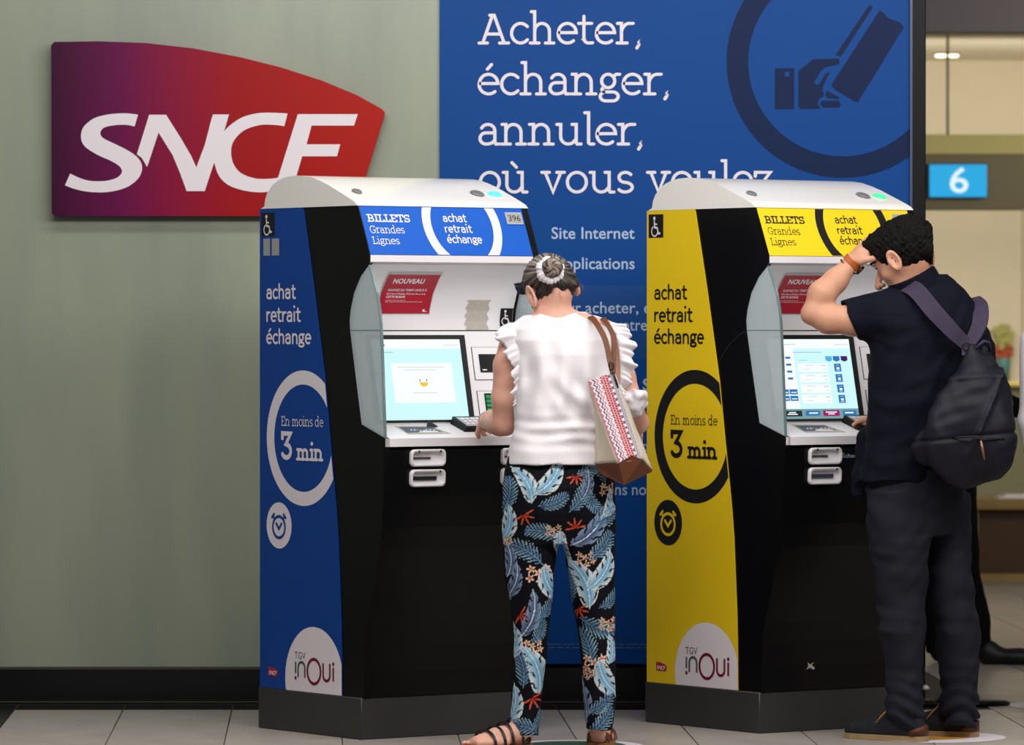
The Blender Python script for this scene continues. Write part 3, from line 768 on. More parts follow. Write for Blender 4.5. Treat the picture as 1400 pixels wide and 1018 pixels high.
    link('screen', frontstrip(.074, .4290, 1.0475, 1.3145, .0097, .0004), M['s_cyan'], be)
    so = .0105
    if screen == 1:
        Print().rect(.074, 1.283, .4285, 1.3142).build('screen_page', M['s_white'], be, ff, off=so)
        Print().rect(.141, 1.1045, .384, 1.236).build('screen_page', M['s_white'], be, ff, off=so)
        l = Print(); l.rect(.165, 1.221, .35, 1.2225).rect(.19, 1.212, .32, 1.2135).rect(.215, 1.136, .31, 1.1375).rect(.118, 1.270, .155, 1.273).rect(.36, 1.2935, .42, 1.295); l.build('screen_print', M['s_line'], be, ff, off=so+.0006)
        y = Print().poly(arc(.263, 1.172, .017, .015, 180, 360, 14)); y.build('screen_icon', M['s_yellow'], be, ff, off=so+.0006)
        y = Print().ellipse(.249, 1.1785, .0018, .004, 10).ellipse(.276, 1.1785, .0018, .004, 10); y.build('screen_icon', M['s_dark'], be, ff, off=so+.0006)
        Print().ellipse(.117, 1.295, .008, .006, 16).build('screen_mark', M['s_red'], be, ff, off=so+.0006)
    else:
        Print().rect(.074, 1.283, .4285, 1.3142).rect(.074, 1.082, .180, 1.284).build('screen_page', M['s_white'], be, ff, off=so)
        for i in range(4): z = 1.2325-i*.0352; Print().rect(.192, z-.0285, .320, z).build('screen_page', M['s_white'], be, ff, off=so+.0003)
        Print().rect(.074, 1.0475, .4285, 1.0800).build('screen_bar', M['s_bar'], be, ff, off=so+.0003)
        l = Print(); l.rect(.180, 1.2685, .30, 1.2715).rect(.20, 1.2425, .235, 1.2445).rect(.13, 1.2955, .19, 1.2975).rect(.36, 1.2955, .42, 1.297)
        for i in range(4): z = 1.2325-i*.0352; l.rect(.222, z-.007, .258, z-.0055).rect(.293, z-.0085, .312, z-.006).rect(.215, z-.020, .24, z-.019).rect(.30, z-.021, .312, z-.0195)
        l.build('screen_print', M['s_line'], be, ff, off=so+.0006)
        sh = lambda u: [(u, 1.257), (u+.029, 1.257), (u+.029, 1.243), (u+.0145, 1.238), (u, 1.243)]
        Print().poly(sh(.315)).build('screen_badge', M['s_lblue'], be, ff, off=so+.0006)
        Print().poly(sh(.348)).build('screen_badge', M['s_blue'], be, ff, off=so+.0006)
        Print().poly(sh(.382)).build('screen_badge', M['s_purple'], be, ff, off=so+.0006)
        b1 = Btn(); w1 = Print()
        for i in range(4):
            z = 1.2315-i*.0352; b1.rect(.349, z-.027, .378, z); w1.rect(.358, z-.019, .370, z-.012).rect(.356, z-.0235, .372, z-.022).rect(.357, z-.006, .370, z-.005)
        for i in range(4): z = 1.2555-i*.0232; b1.rect(.142, z-.007, .164, z)
        for z in (1.146, 1.1245):
            b1.rect(.108, z-.017, .138, z).rect(.141, z-.017, .175, z); w1.rect(.146, z-.012, .17, z-.009).rect(.112, z-.012, .134, z-.009)
        b1.rect(.198, 1.057, .260, 1.074).rect(.359, 1.057, .418, 1.074)
        w1.rect(.212, 1.0635, .250, 1.068).rect(.367, 1.0635, .404, 1.068).rect(.284, 1.0665, .332, 1.070).rect(.294, 1.0605, .322, 1.064).rect(.125, 1.0665, .155, 1.070).rect(.118, 1.0605, .162, 1.064)
        b1.done(be, so)
        Print().rect(.273, 1.0555, .344, 1.0745).build('screen_button', M['s_magenta'], be, ff, off=so+.0006)
        Print().rect(.100, 1.0555, .182, 1.0745).build('screen_button', M['s_dark'], be, ff, off=so+.0006)
        w1.build('screen_print', M['s_white'], be, ff, off=so+.0010)
    # readers right of the screen
    for z0, z1, wz0, wz1, m, ua in ((1.180, 1.2905, 1.205, 1.2655, M['darkglass'], .503), (1.052, 1.1435, 1.068, 1.1345, M['green'], .506)):
        fr_ = link('reader_outline', frontstrip(.479, .640, z0, z1, .0002, .0016), M['blackmat'], t)
        link('reader_plate', frontstrip(.4805, .6385, z0+.0015, z1-.0015, .002, .002), M['white'], fr_)
        wn = link('reader_window', frontstrip(ua, ua+(.092 if ua < .505 else .05), wz0, wz1, .0042, .002), M['darkglass'], fr_)
        if m is M['green']:
            for i in range(4):
                z = wz0+.006+i*.0145
                link('green_band', frontstrip(ua+.004, ua+.046, z, z+.0105, .0064, .003), m, wn)
        else:
            Print().rect(ua+.008, wz0+.006, ua+.026, wz0+.010).build('window_mark', M['vwhite'], wn, ff, off=.0068)
    # shelf things: card sticker and payment terminal
    def shf(x, y, off):                      # x = u, y = depth on the sloping shelf
        z = .993+(y+.138)*.3069; return (x, y-off*.293, z+off*.956)
    Print().poly([(.116, -.012), (.257, -.020), (.290, -.100), (.116, -.100)]).build('shelf_sticker', M['glue'], t, shf, 'pale sticker edge', off=.0005)
    Print().poly([(.128, -.026), (.253, -.029), (.266, -.079), (.121, -.086)]).build('shelf_sticker', M['s_dark'] if False else M['slate'], t, shf, 'dark slate sticker', off=.0009)
    random.seed(2); sc = Print()
    for i in range(7):
        x = .150+i*.015; y = -.072+random.uniform(-.006, .006)
        sc.stroke([(x, y), (x+.008, y+.014), (x+.014, y+.004)], .003)
    sc.poly([(.165, -.084), (.25, -.086), (.25, -.074), (.2, -.068)])
    sc.build('sticker_drawing', M['vwhite'], t, shf, off=.0013)
    if screen == 1:
        bm = bmesh.new(); c_ = [(.236, -.030), (.262, .004), (.285, -.028), (.262, -.040)]
        vs = [shf(x, y, o) for (x, y), o in zip(c_, (.001, .014, .001, .001))]
        link('folded_tab', mesh(vs, [(0, 1, 2), (0, 2, 3)]), M['blackmat'], t)
    kp = [(.352, -.085), (.470, -.085), (.470, .0), (.352, .0)]
    vs = [shf(x, y, .0008) for x, y in kp]+[shf(x+(.004 if x < .4 else -.004), y*.96, .017 if y < -.02 else .026) for x, y in kp]
    pk = link('payment_terminal', mesh(vs, [(3, 2, 1, 0), (4, 5, 6, 7), (0, 1, 5, 4), (1, 2, 6, 5), (2, 3, 7, 6), (3, 0, 4, 7)]), M['blackmat'], t)
    def top(x, y, off):
        k = (y+.085)/.085; return shf(x, y, .0173+k*.0088+off)
    Print().rect(.364, -.076, .458, -.008).build('terminal_top', M['lightgrey'], pk, top)
    kk = Print()
    for i in range(4):
        for j in range(3): kk.rect(.372+i*.020, -.066+j*.018, .386+i*.020, -.054+j*.018)
    kk.build('terminal_keys', M['white'], pk, top, off=.0022)
    # ticket mouths in the black front
    def mouth(ua, ub, z0, z1, m, sw):
        n = 8; r = .016; pts = []
        for cx, cy, a0 in ((ub-r, z1-r, 0), (ua+r, z1-r, 90), (ua+r, z0+r, 180), (ub-r, z0+r, 270)):
            pts += [(cx+r*math.cos(math.radians(a0+90*i/n)), cy+r*math.sin(math.radians(a0+90*i/n))) for i in range(n+1)]
        mx_, mz = (ua+ub)/2, (z0+z1)/2; N = len(pts)
        ringp = [(1, .0003), (1, .010), (.97, .013), (.90, .013), (.86, .003)]
        vs = []
        for k, off in ringp:
            ix = k; 
            for x, y in pts:
                dx, dy = x-mx_, y-mz; s_ = (1-k)*(ub-ua)/2
                xx = mx_+(abs(dx)-s_)*(1 if dx > 0 else -1); yy = mz+(abs(dy)-s_)*(1 if dy > 0 else -1)
                vs.append((xx, fd(yy)-off, yy))
        fs = []
        for j in range(len(ringp)-1):
            for i in range(N): fs.append((j*N+i, j*N+(i+1) % N, (j+1)*N+(i+1) % N, (j+1)*N+i))
        fs.append(tuple((len(ringp)-1)*N+i for i in range(N)))
        fr_ = link('ticket_mouth', mesh(vs, fs, True), M['white'], t)
        link('slot', box(ua+.012, ua+sw, fd(mz)-.0075, fd(mz)-.0035, mz-(.0022 if m is M['slot'] else .006), mz+(.0022 if m is M['slot'] else .006)), m, fr_)
        for x in (ua+.03, ub-.024)[0 if m is M['slot'] else 1:]: link('screw', lathe([(.004, 0), (.004, .002)], 8, (0, 0, 0)), M['slot'], fr_).matrix_local = Matrix.Translation((x, fd(z1-.007)-.013, z1-.007)) @ Matrix.Rotation(math.pi/2, 4, 'X')
    mouth(.100, .239, .900, .956, M['slot'], .08)
    mouth(.100, .239, .833, .890, M['darkglass'] if screen == 1 else M['slate'], .105)
    mouth(.465, .604, .900, .956, M['slot'], .08)
    mouth(.465, .604, .833, .890, M['darkglass'], .105)
    if screen == 2:
        sans('\u00c9change', bold=.008).fit(.246, .335, .921, .0125/.69).build('front_lettering', M['palewhite'], t, ff)
        Print().poly([(.19, .205), (.205, .213), (.222, .205), (.228, .211), (.214, .222), (.224, .231), (.206, .224), (.196, .232), (.199, .218)]).build('scratch', M['glue'], t, ff)
    # glass side shields
    gp = [(-.038, 1.5615), (-.062, 1.515), (-.083, 1.470), (-.097, 1.42), (-.105, 1.374), (-.113, 1.278), (-.122, 1.135), (-.130, .995), (-.10, 1.003), (.006, 1.037), (.0755, 1.345), (.0785, 1.380), (.0725, 1.415), (.0515, 1.471), (.0125, 1.523)]
    for a in (.003, W_-.013):
        g = link('glass_shield', prism(gp, a, a+.008), M['glass'], t)
        e = gp[:8]
        link('glass_joint', box(a-.0006, a+.0086, -.102, .074, 1.3455, 1.3485), M['glassedge'], g)
        link('glass_edge', prism([(d, z) for d, z in e]+[(d+.004, z-.0005) for d, z in e[::-1]], a-.0006, a+.0086), M['glassedge'], g)
    return t
M['jointglint'] = mat('joint_highlight', (30, 30, 32), .5)  # groove's slight highlight painted as a grey lighter than the cheek
M['slate'] = mat('slate_print', (58, 62, 80), .4)
k1 = at(495, 1011, 16.594)
machine((-.49333, 16.59395, 0), math.radians(35.2), 'blue ticket machine with white lettering, the woman in floral trousers stands at its screen',
        M['blue'], M['bluehead'], M['vwhite'], M['blue'], M['vwhite'], None, True, 1)
machine((.82836, 16.84942, 0), math.radians(35.6), 'yellow ticket machine with black lettering, the man with the backpack leans over its screen',
        M['yellow'], M['yellowhead'], M['vblack'], M['yellow'], M['vblack'], None, False, 2)
# ------------------------------------------------------------------ bodies and cloth: distance fields turned into one continuous surface
def V3(p): return np.array([p[0], p[1], p[2]], dtype=np.float64)
def smin(a, b, k):
    h = np.clip(.5+.5*(b-a)/k, 0, 1); return b*(1-h)+a*h-k*h*(1-h)
def smax(a, b, k): return -smin(-a, -b, k)
def s_cone(p, a, b, ra, rb):
    a = V3(a); b = V3(b); ab = b-a; t = np.clip(((p-a)@ab)/max(1e-9, ab@ab), 0, 1)
    return np.linalg.norm(p-a-t[:, None]*ab, axis=1)-(ra+(rb-ra)*t)
def s_chain(p, pts, rad, k=.008):
    d = None
    for i in range(len(pts)-1):
        e = s_cone(p, pts[i], pts[i+1], rad[i], rad[i+1]); d = e if d is None else smin(d, e, k)
    return d
def rotm(f, up=(0, 0, 1)):
    """rows: side, forward, up"""
    f = V3(f); f = f/np.linalg.norm(f); s = np.cross(f, V3(up)); s /= np.linalg.norm(s); u = np.cross(s, f)
    return np.array([s, f, u])
def s_ell(p, c, r, R=None):
    q = p-V3(c)
    if R is not None: q = q@R.T
    r = np.array(r, dtype=float); k0 = np.linalg.norm(q/r, axis=1); k1 = np.linalg.norm(q/(r*r), axis=1)
    return k0*(k0-1)/np.maximum(k1, 1e-9)
def s_box(p, c, h, r, R=None):
    q = p-V3(c)
    if R is not None: q = q@R.T
    q = np.abs(q)-(np.array(h)-r)
    return np.linalg.norm(np.maximum(q, 0), axis=1)+np.minimum(q.max(axis=1), 0)-r
def s_loft(p, rows, ang=0.0, e=2.0, ends=True):
    """rows: (z, cx, cy, a, b) from low to high; elliptic sections turned by ang"""
    R = np.array(rows, dtype=float); R = R[R[:, 0].argsort()]
    z = p[:, 2]; cx, cy, a, b = (np.interp(z, R[:, 0], R[:, i]) for i in (1, 2, 3, 4))
    c, s = math.cos(ang), math.sin(ang)
    x = (p[:, 0]-cx); y = (p[:, 1]-cy); X_ = (x*c+y*s)/a; Y_ = (-x*s+y*c)/b
    k = (np.abs(X_)**e+np.abs(Y_)**e)**(1/e)
    g = np.sqrt((X_/a)**2+(Y_/b)**2)/np.maximum(np.sqrt(X_**2+Y_**2), 1e-6)
    d = (k-1)/np.maximum(g, 1e-6)
    if ends: d = np.maximum(d, np.maximum(R[0, 0]-z, z-R[-1, 0]))
    return d
def wav(p, f, seed, warp=1.5):
    r = np.random.RandomState(seed); o = np.zeros(len(p))
    for i in range(4):
        k = r.normal(size=3)*np.array(f); k2 = r.normal(size=3)*np.array(f)*.45
        o += np.sin(p@k+r.uniform(0, 6)+warp*np.sin(p@k2+r.uniform(0, 6)))
    return o/4
def net(f, lo, hi, h):
    """surface of f = 0 as quads (vectorised surface nets, empty blocks skipped)"""
    lo = np.array(lo, float); n = np.maximum(2, np.ceil((np.array(hi)-lo)/h).astype(int)+1); B = 8
    nb = -(-n//B); n = nb*B
    ax = [lo[i]+h*(np.arange(nb[i])*B+(B-1)/2) for i in range(3)]
    C = np.stack(np.meshgrid(*ax, indexing='ij'), -1).reshape(-1, 3)
    d = f(C).reshape(nb)
    near = np.abs(d) < h*B*.87*1.25+.012
    Vv = np.repeat(np.repeat(np.repeat(d, B, 0), B, 1), B, 2).astype(np.float32)
    msk = np.repeat(np.repeat(np.repeat(near, B, 0), B, 1), B, 2)
    I = np.argwhere(msk); out = np.empty(len(I), np.float32)
    for s in range(0, len(I), 400000):
        out[s:s+400000] = f(lo+h*I[s:s+400000])
    Vv[I[:, 0], I[:, 1], I[:, 2]] = out
    S = Vv < 0
    cs = np.zeros(tuple(n-1), np.int8)
    for a in (0, 1):
        for b in (0, 1):
            for c in (0, 1): cs += S[a:n[0]-1+a, b:n[1]-1+b, c:n[2]-1+c]
    act = np.argwhere((cs > 0) & (cs < 8)); idm = -np.ones(tuple(n-1), np.int32); idm[act[:, 0], act[:, 1], act[:, 2]] = np.arange(len(act))
    acc = np.zeros((len(act), 3)); cnt = np.zeros(len(act))
    cor = [(a, b, c) for a in (0, 1) for b in (0, 1) for c in (0, 1)]
    for p in cor:
        for axx in range(3):
            if p[axx]: continue
            q = list(p); q[axx] = 1
            v0 = Vv[act[:, 0]+p[0], act[:, 1]+p[1], act[:, 2]+p[2]]; v1 = Vv[act[:, 0]+q[0], act[:, 1]+q[1], act[:, 2]+q[2]]
            m = (v0 < 0) != (v1 < 0); t = np.where(m, v0/np.where(v0 == v1, 1, v0-v1), 0)
            P_3 = np.array(p, float)[None].repeat(len(act), 0); P_3[:, axx] += t
            acc[m] += P_3[m]; cnt[m] += 1
    verts = lo+h*(act+acc/np.maximum(cnt, 1)[:, None])
    quads = []
    for axx in range(3):
        a = [slice(None)]*3; b = [slice(None)]*3; a[axx] = slice(0, -1); b[axx] = slice(1, None)
        s0 = S[tuple(a)]; s1 = S[tuple(b)]; E_ = np.argwhere(s0 != s1)
        u, v = (axx+1) % 3, (axx+2) % 3
        ok = (E_[:, u] > 0) & (E_[:, v] > 0) & (E_[:, u] < n[u]-1) & (E_[:, v] < n[v]-1); E_ = E_[ok]
        fl = s0[E_[:, 0], E_[:, 1], E_[:, 2]]
        qs = []
        for du, dv in ((0, 0), (-1, 0), (-1, -1), (0, -1)):
            c = E_.copy(); c[:, u] += du; c[:, v] += dv; qs.append(idm[c[:, 0], c[:, 1], c[:, 2]])
        Q = np.stack(qs, 1); Q[~fl] = Q[~fl][:, ::-1]; quads.append(Q)
    Q = np.concatenate(quads)
    Q = Q[(Q >= 0).all(1)][:, ::-1]
    return verts, Q
def field(name, f, lo, hi, h, m, parent, colf=None, label=None, cut=None, smooth_n=1):
    v, q = net(f, lo, hi, h)
    if cut is not None:                       # open hem: leave out the closing faces
        keep = cut(v); kq = keep[q].all(1); q = q[kq]
        used = np.unique(q); mp_ = -np.ones(len(v), int); mp_[used] = np.arange(len(used)); v = v[used]; q = mp_[q]
    for _ in range(smooth_n):
        s = np.zeros_like(v); c = np.zeros(len(v))
        for i in range(4):
            a, b = q[:, i], q[:, (i+1) % 4]; np.add.at(s, a, v[b]); np.add.at(c, a, 1); np.add.at(s, b, v[a]); np.add.at(c, b, 1)
        v = v*.5+.5*s/np.maximum(c, 1)[:, None]
    me = bpy.data.meshes.new(name)
    me.vertices.add(len(v)); me.vertices.foreach_set('co', v.astype(np.float32).ravel())
    me.loops.add(len(q)*4); me.loops.foreach_set('vertex_index', q.astype(np.int32).ravel())
    me.polygons.add(len(q)); me.polygons.foreach_set('loop_start', np.arange(0, len(q)*4, 4, dtype=np.int32)); me.polygons.foreach_set('loop_total', np.full(len(q), 4, dtype=np.int32))
    me.update(calc_edges=True); me.validate(); me.polygons.foreach_set('use_smooth', [True]*len(me.polygons))
    if colf is not None:
        c = colf(v); ca = me.color_attributes.new(name='Col', type='FLOAT_COLOR', domain='POINT')
        ca.data.foreach_set('color', np.concatenate([c, np.ones((len(c), 1))], 1).astype(np.float32).ravel())
    return link(name, me, m, parent, label)
def paint(me, colf):
    v = np.empty(len(me.vertices)*3, np.float32); me.vertices.foreach_get('co', v); v = v.reshape(-1, 3)
    ca = me.color_attributes.new(name='Col', type='FLOAT_COLOR', domain='POINT')
    ca.data.foreach_set('color', np.concatenate([colf(v), np.ones((len(v), 1))], 1).astype(np.float32).ravel())
def ribbon(name, pts, wid, wdir, th, m, parent, label=None, sub=6):
    """flat strap along a smooth path; wdir gives the direction of its width"""
    P = []; W = []; ws = wid if isinstance(wid, (list, tuple)) else [wid]*len(pts)
    wds = wdir if isinstance(wdir, list) else [wdir]*len(pts)
    pts = [V3(p) for p in pts]; N = len(pts)
    for i in range(N-1):
        p0, p1, p2, p3 = pts[max(0, i-1)], pts[i], pts[i+1], pts[min(N-1, i+2)]
        for k in range(sub):
            t = k/sub; P.append(.5*(2*p1+(p2-p0)*t+(2*p0-5*p1+4*p2-p3)*t*t+(3*p1-p0-3*p2+p3)*t**3))
            W.append((ws[i]*(1-t)+ws[i+1]*t, V3(wds[i])*(1-t)+V3(wds[i+1])*t))
    P.append(pts[-1]); W.append((ws[-1], V3(wds[-1])))
    vs = []; fs = []
    for i, p in enumerate(P):
        t = P[min(i+1, len(P)-1)]-P[max(0, i-1)]; t /= np.linalg.norm(t)
        d = W[i][1]-t*(W[i][1]@t); d /= np.linalg.norm(d); n = np.cross(t, d)
        for a, b in ((-1, -1), (1, -1), (1, 1), (-1, 1)): vs.append(p+d*a*W[i][0]/2+n*b*th/2)
    for i in range(len(P)-1):
        for k in range(4): fs.append((4*i+k, 4*i+(k+1) % 4, 4*i+4+(k+1) % 4, 4*i+4+k))
    fs += [(3, 2, 1, 0), tuple(4*(len(P)-1)+k for k in range(4))]
    return link(name, mesh(vs, fs), m, parent, label)
def ear_field(p, c, R, s=1.0):
    """ear: rows of R are outward-from-head, back, up"""
    q = (p-V3(c))@R.T
    o = np.sqrt((q[:, 1]/(.017*s))**2+(q[:, 2]/(.031*s))**2)
    rim = np.sqrt(((o-1)*.017*s)**2+(q[:, 0]-.004*s)**2)-.0048*s
    dish = np.maximum(np.abs(q[:, 0])-.003*s, (o-1)*.016*s)
    dish = smax(dish, -s_ell(q, (.006*s, -.001*s, .002*s), (.006*s, .0085*s, .017*s)), .002*s)
    lobe = s_ell(q, (0, -.004*s, -.029*s), (.0055*s, .009*s, .009*s))
    tr = s_ell(q, (.003*s, -.012*s, -.004*s), (.005*s, .006*s, .008*s))
    return smin(smin(smin(rim, dish, .003*s), lobe, .005*s), tr, .004*s)
def skin(name, rgb):
    m = mat(name, rgb, .48, .35, var=.05, scale=18, bump=.08, bscale=180)
    b = m.node_tree.nodes['Principled BSDF']; b.inputs['Subsurface Weight'].default_value = .12; b.inputs['Subsurface Radius'].default_value = (.012, .005, .003); b.inputs['Subsurface Scale'].default_value = .6
    return m
M['skin_w'] = skin('fair_pink_skin', (226, 170, 148))
M['skin_m'] = skin('olive_skin', (206, 152, 124))
M['cotton'] = mat('white_cotton', (232, 226, 230), .8, .15, bump=.15, bscale=260)
M['hair_w'] = mat('grey_brown_hair', (90, 80, 70), .55, .3, vcol='Col', bump=.3, bscale=300)
M['trousers_w'] = mat('floral_print_cloth', (20, 22, 34), .75, .15, vcol='Col')
M['leather'] = mat('brown_leather', (104, 60, 38), .5, .35, var=.12, scale=20, bump=.15, bscale=120)
M['gold'] = mat('gold_metal', (220, 180, 90), .25, .6, metal=.8)
M['navy'] = mat('dark_navy_cotton', (14, 16, 28), .85, .12, var=.08, scale=12, bump=.12, bscale=220)
M['jeans'] = mat('dark_slate_trouser_cloth', (34, 35, 44), .85, .12, var=.12, scale=10, bump=.15, bscale=250)
M['pack'] = mat('dark_indigo_nylon', (24, 23, 34), .55, .22, var=.12, scale=9, bump=.1, bscale=300)
M['packhi'] = mat('indigo_strap_webbing', (58, 50, 70), .65, .25, var=.08, scale=30, bump=.2, bscale=300)
M['blackhair'] = mat('black_hair', (11, 10, 10), .75, .15, bump=.5, bscale=140)

# ================================================================== the woman
WO = Vector((.155, 16.26, 0))
def lw(x, y, dy=0.0): return at(x, y, WO.y+dy)-WO
def zrow(y, l, r, b, dy=0.0, dd=0.0):
    c = lw((l+r)/2, y, dy); return (c.z, c.x, c.y+dd, (r-l)/2/FPX*(WO.y+dy), b)
woman = empty('person', WO, label='woman in a sleeveless white ruffled blouse and floral trousers, hair in a bun', cat='person')
WA = math.radians(14)                          # she is turned a little to the left
# --- trousers
hips = [zrow(620, 695, 838, .100, .0), zrow(640, 689, 841, .112, -.005), zrow(665, 686, 843, .122, -.008), zrow(700, 686, 841, .118, -.005), zrow(725, 687, 841, .100, .0), zrow(742, 692, 838, .085)]
legL = [zrow(690, 688, 757, .098), zrow(725, 687, 765, .096), zrow(755, 687, 762, .09), zrow(785, 689, 757, .085), zrow(820, 697, 755, .077), zrow(845, 700, 752, .073), zrow(870, 702, 748, .070, .01), zrow(900, 702, 747, .068), zrow(930, 700, 742, .063), zrow(965, 698, 739, .058), zrow(1004.5, 697, 736, .054)]
legR = [zrow(690, 775, 840, .098), zrow(725, 767, 841, .096), zrow(755, 772, 841, .09), zrow(785, 777, 841, .085), zrow(820, 782, 841, .079), zrow(845, 787, 841, .075), zrow(870, 791, 841, .072, .01), zrow(900, 794, 842, .07), zrow(930, 796, 842, .065), zrow(965, 799, 841, .060), zrow(996.5, 801, 837, .056)]
zL0, zR0 = legL[-1][0], legR[-1][0]
def f_trw(p):
    d = smin(s_loft(p, legL, WA), s_loft(p, legR, WA), .006)
    d = smin(d, s_loft(p, hips, WA), .02)
    z = p[:, 2]
    fo = .0035*wav(p, (16, 16, 34), 4)+.002*wav(p, (40, 40, 20), 9)
    low = np.clip((.45-z)/.4, 0, 1); fo = fo*(.5+.9*low)
    cre = -.006*np.exp(-((p[:, 0]-.012)/.012)**2)*np.clip((z-.68)/.1, 0, 1)      # seat seam
    return d+fo-cre*1.0
rs = np.random.RandomState(21)
NAVYB = np.array(lin((8, 9, 20)))
ZF = [(205, 95, 120, 'banana', 1.0), (295, 85, 55, 'banana', 1.1), (375, 75, -80, 'bird', .9), (430, 50, 30, 'fern', .9), (300, 168, 20, 'fern', .9), (395, 150, 60, 'fern', 1.0), (430, 165, -60, 'fern', .8), (420, 105, 80, 'dark', .8), (145, 240, 80, 'banana', .95), (195, 210, -60, 'bird', 1.0), (262, 268, 165, 'fern', 1.0),
      (297, 262, 0, 'orchid', .9), (375, 255, 100, 'bird', 1.0), (440, 262, 50, 'dark', 1.3), (482, 225, 35, 'fern', .9), (490, 120, 0, 'orchid', 1.0), (500, 170, 80, 'banana', .7), (205, 335, 150, 'fern', 1.15), (408, 360, 0, 'orchid', 1.05), (468, 325, 50, 'fern', 1.0), (245, 412, 0, 'orchid', 1.35), (283, 462, -60, 'banana', 1.05), (408, 440, 115, 'banana', 1.3),
      (475, 412, 60, 'banana', 1.1), (165, 450, 70, 'dark', 1.0), (150, 360, 95, 'dark', .9), (358, 455, 100, 'fern', 1.0), (182, 560, -30, 'bird', 1.0), (228, 560, 75, 'dark', 1.2), (272, 548, 50, 'fern', .8), (385, 540, -60, 'bird', 1.0), (450, 605, -20, 'fern', 1.1), (487, 588, 0, 'orchid', 1.0), (500, 510, 40, 'fern', .8), (225, 668, 0, 'orchid', 1.05),
      (242, 742, 110, 'banana', 1.25), (193, 745, 100, 'fern', 1.1), (420, 665, 110, 'fern', 1.1), (505, 680, 90, 'banana', .7), (440, 725, 0, 'orchid', 1.3), (482, 795, -55, 'banana', 1.15), (412, 765, 0, 'orchid', .7), (405, 862, 95, 'dark', 1.2), (462, 878, 35, 'fern', .9), (225, 850, -60, 'bird', 1.1), (163, 880, 75, 'banana', 1.05), (200, 950, 165, 'fern', 1.0),
      (470, 935, 50, 'fern', 1.0), (250, 620, 70, 'fern', .8), (165, 650, 92, 'banana', .9), (325, 325, -70, 'banana', .8), (250, 930, 60, 'fern', .7), (135, 300, 0, 'orchid', .6), (145, 140, 80, 'fern', 1.0), (460, 45, 120, 'fern', .9)]
FIX = []
for zx, zy, th_, kd, sc_ in ZF:
    p_ = lw(640+zx/2.557, 620+zy/2.557); FIX.append((p_.x, p_.z, math.radians(th_), kd, sc_*.88))
def mixc(c, a, b, m):
    return c
def floral(v):
    n = len(v); col = np.tile(NAVYB, (n, 1)); cl = lambda *a: np.array(lin(a))
    z = v[:, 2]
    Lc = np.array(sorted(legL)); Rc = np.array(sorted(legR))
    cxL = np.interp(z, Lc[:, 0], Lc[:, 1]); cxR = np.interp(z, Rc[:, 0], Rc[:, 1]); leg = (np.abs(v[:, 0]-cxL) > np.abs(v[:, 0]-cxR)).astype(int)
    cx_ = np.where(leg == 0, cxL, cxR)
    s = v[:, 0]+np.sign(v[:, 0]-cx_)*np.maximum(0, v[:, 1]+.03)
    for (ms_, mz, th, kind, sc) in FIX:
        mk = (np.abs(s-ms_) < .1) & (np.abs(z-mz) < .1)
        if not mk.any(): continue
        I = np.where(mk)[0]; x = s[I]-ms_; y = z[I]-mz; c, sn = math.cos(th), math.sin(th)
        a = (x*c+y*sn)/sc; b = (-x*sn+y*c)/sc
        def put(m2, colr): col[I[m2]] = colr[m2] if colr.ndim == 2 else colr
        if kind in ('banana', 'dark'):
            L, Wd = .072, (.030 if kind == 'banana' else .024)
            b2 = b-.010*(a/L)**2*2
            t = np.clip(1-(a/L)**2, 0, 1); w_ = Wd*np.sqrt(t)*(1-.25*a/L)
            ins = (np.abs(b2) < w_) & (np.abs(a) < L)
            nt_ = ((a*30-np.abs(b2)*26+.13*np.sin(a*200)) % 1.0 < .16) & (np.abs(b2) > .42*w_)
            k = np.clip(np.abs(b2)/np.maximum(w_, 1e-4), 0, 1)[:, None]
            vein = (.5+.5*np.sin((a-np.abs(b2)*.7)*900))[:, None]
            if kind == 'banana': base = cl(58, 158, 205)*(1-k)+cl(230, 234, 232)*k
            else: base = cl(40, 58, 105)*(1-k)+cl(140, 160, 190)*k
            base = base*(.82+.18*vein)
            put(ins & ~nt_, base); put((np.abs(b2) < .0018) & (np.abs(a) < L*1.08), cl(205, 225, 232))
        elif kind == 'fern':
            L, Wd = .066, .032; b2 = b-.2*a*a/L
            sl_ = a-np.abs(b2)*.95; u = (sl_*75) % 1.0; w_ = Wd*np.sqrt(np.clip(1-((a-.01)/L)**2, 0, 1))
            ins = (np.abs(b2) < w_) & (np.abs(a) < L)
            lf = ins & (np.abs(u-.5) < .33*(1-(np.abs(b2)/np.maximum(w_, 1e-4))**2)+.03)
            k = np.clip(np.abs(b2)/.03, 0, 1)[:, None]
            put(lf, cl(36, 66, 118)*(1-k)+cl(160, 204, 218)*k); put((np.abs(b2) < .0013) & (np.abs(a) < L), cl(120, 160, 180))
        elif kind == 'bird':
            r = np.hypot(a, b); t = np.arctan2(b, a)
            sp = np.abs(((t*8/(2*math.pi)*1.0) % 1.0)-.5)*2
            m2 = (r < .038) & (sp > .35+r*14) & (np.abs(t) < 2.2)
            put(m2, cl(212, 58, 36)*(1-(r/.045)[:, None])+cl(235, 120, 80)*(r/.045)[:, None]*.8)
        else:
            for (ox, oy) in ((0, 0), (.022, .012), (-.020, .010), (.006, -.022), (-.022, -.014), (.026, -.010)):
                r = np.hypot(a-ox, b-oy); t = np.arctan2(b-oy, a-ox)+ox*90
                rr = .0125*(.62+.38*np.cos(5*t)); m2 = r < rr
                put(m2, cl(244, 206, 176)*np.ones((len(r), 1))*(.75+.25*np.clip(r/.008, 0, 1))[:, None]); put(r < .0036, cl(205, 96, 60))
    return col
B0 = (-.24, -.20, 0); 
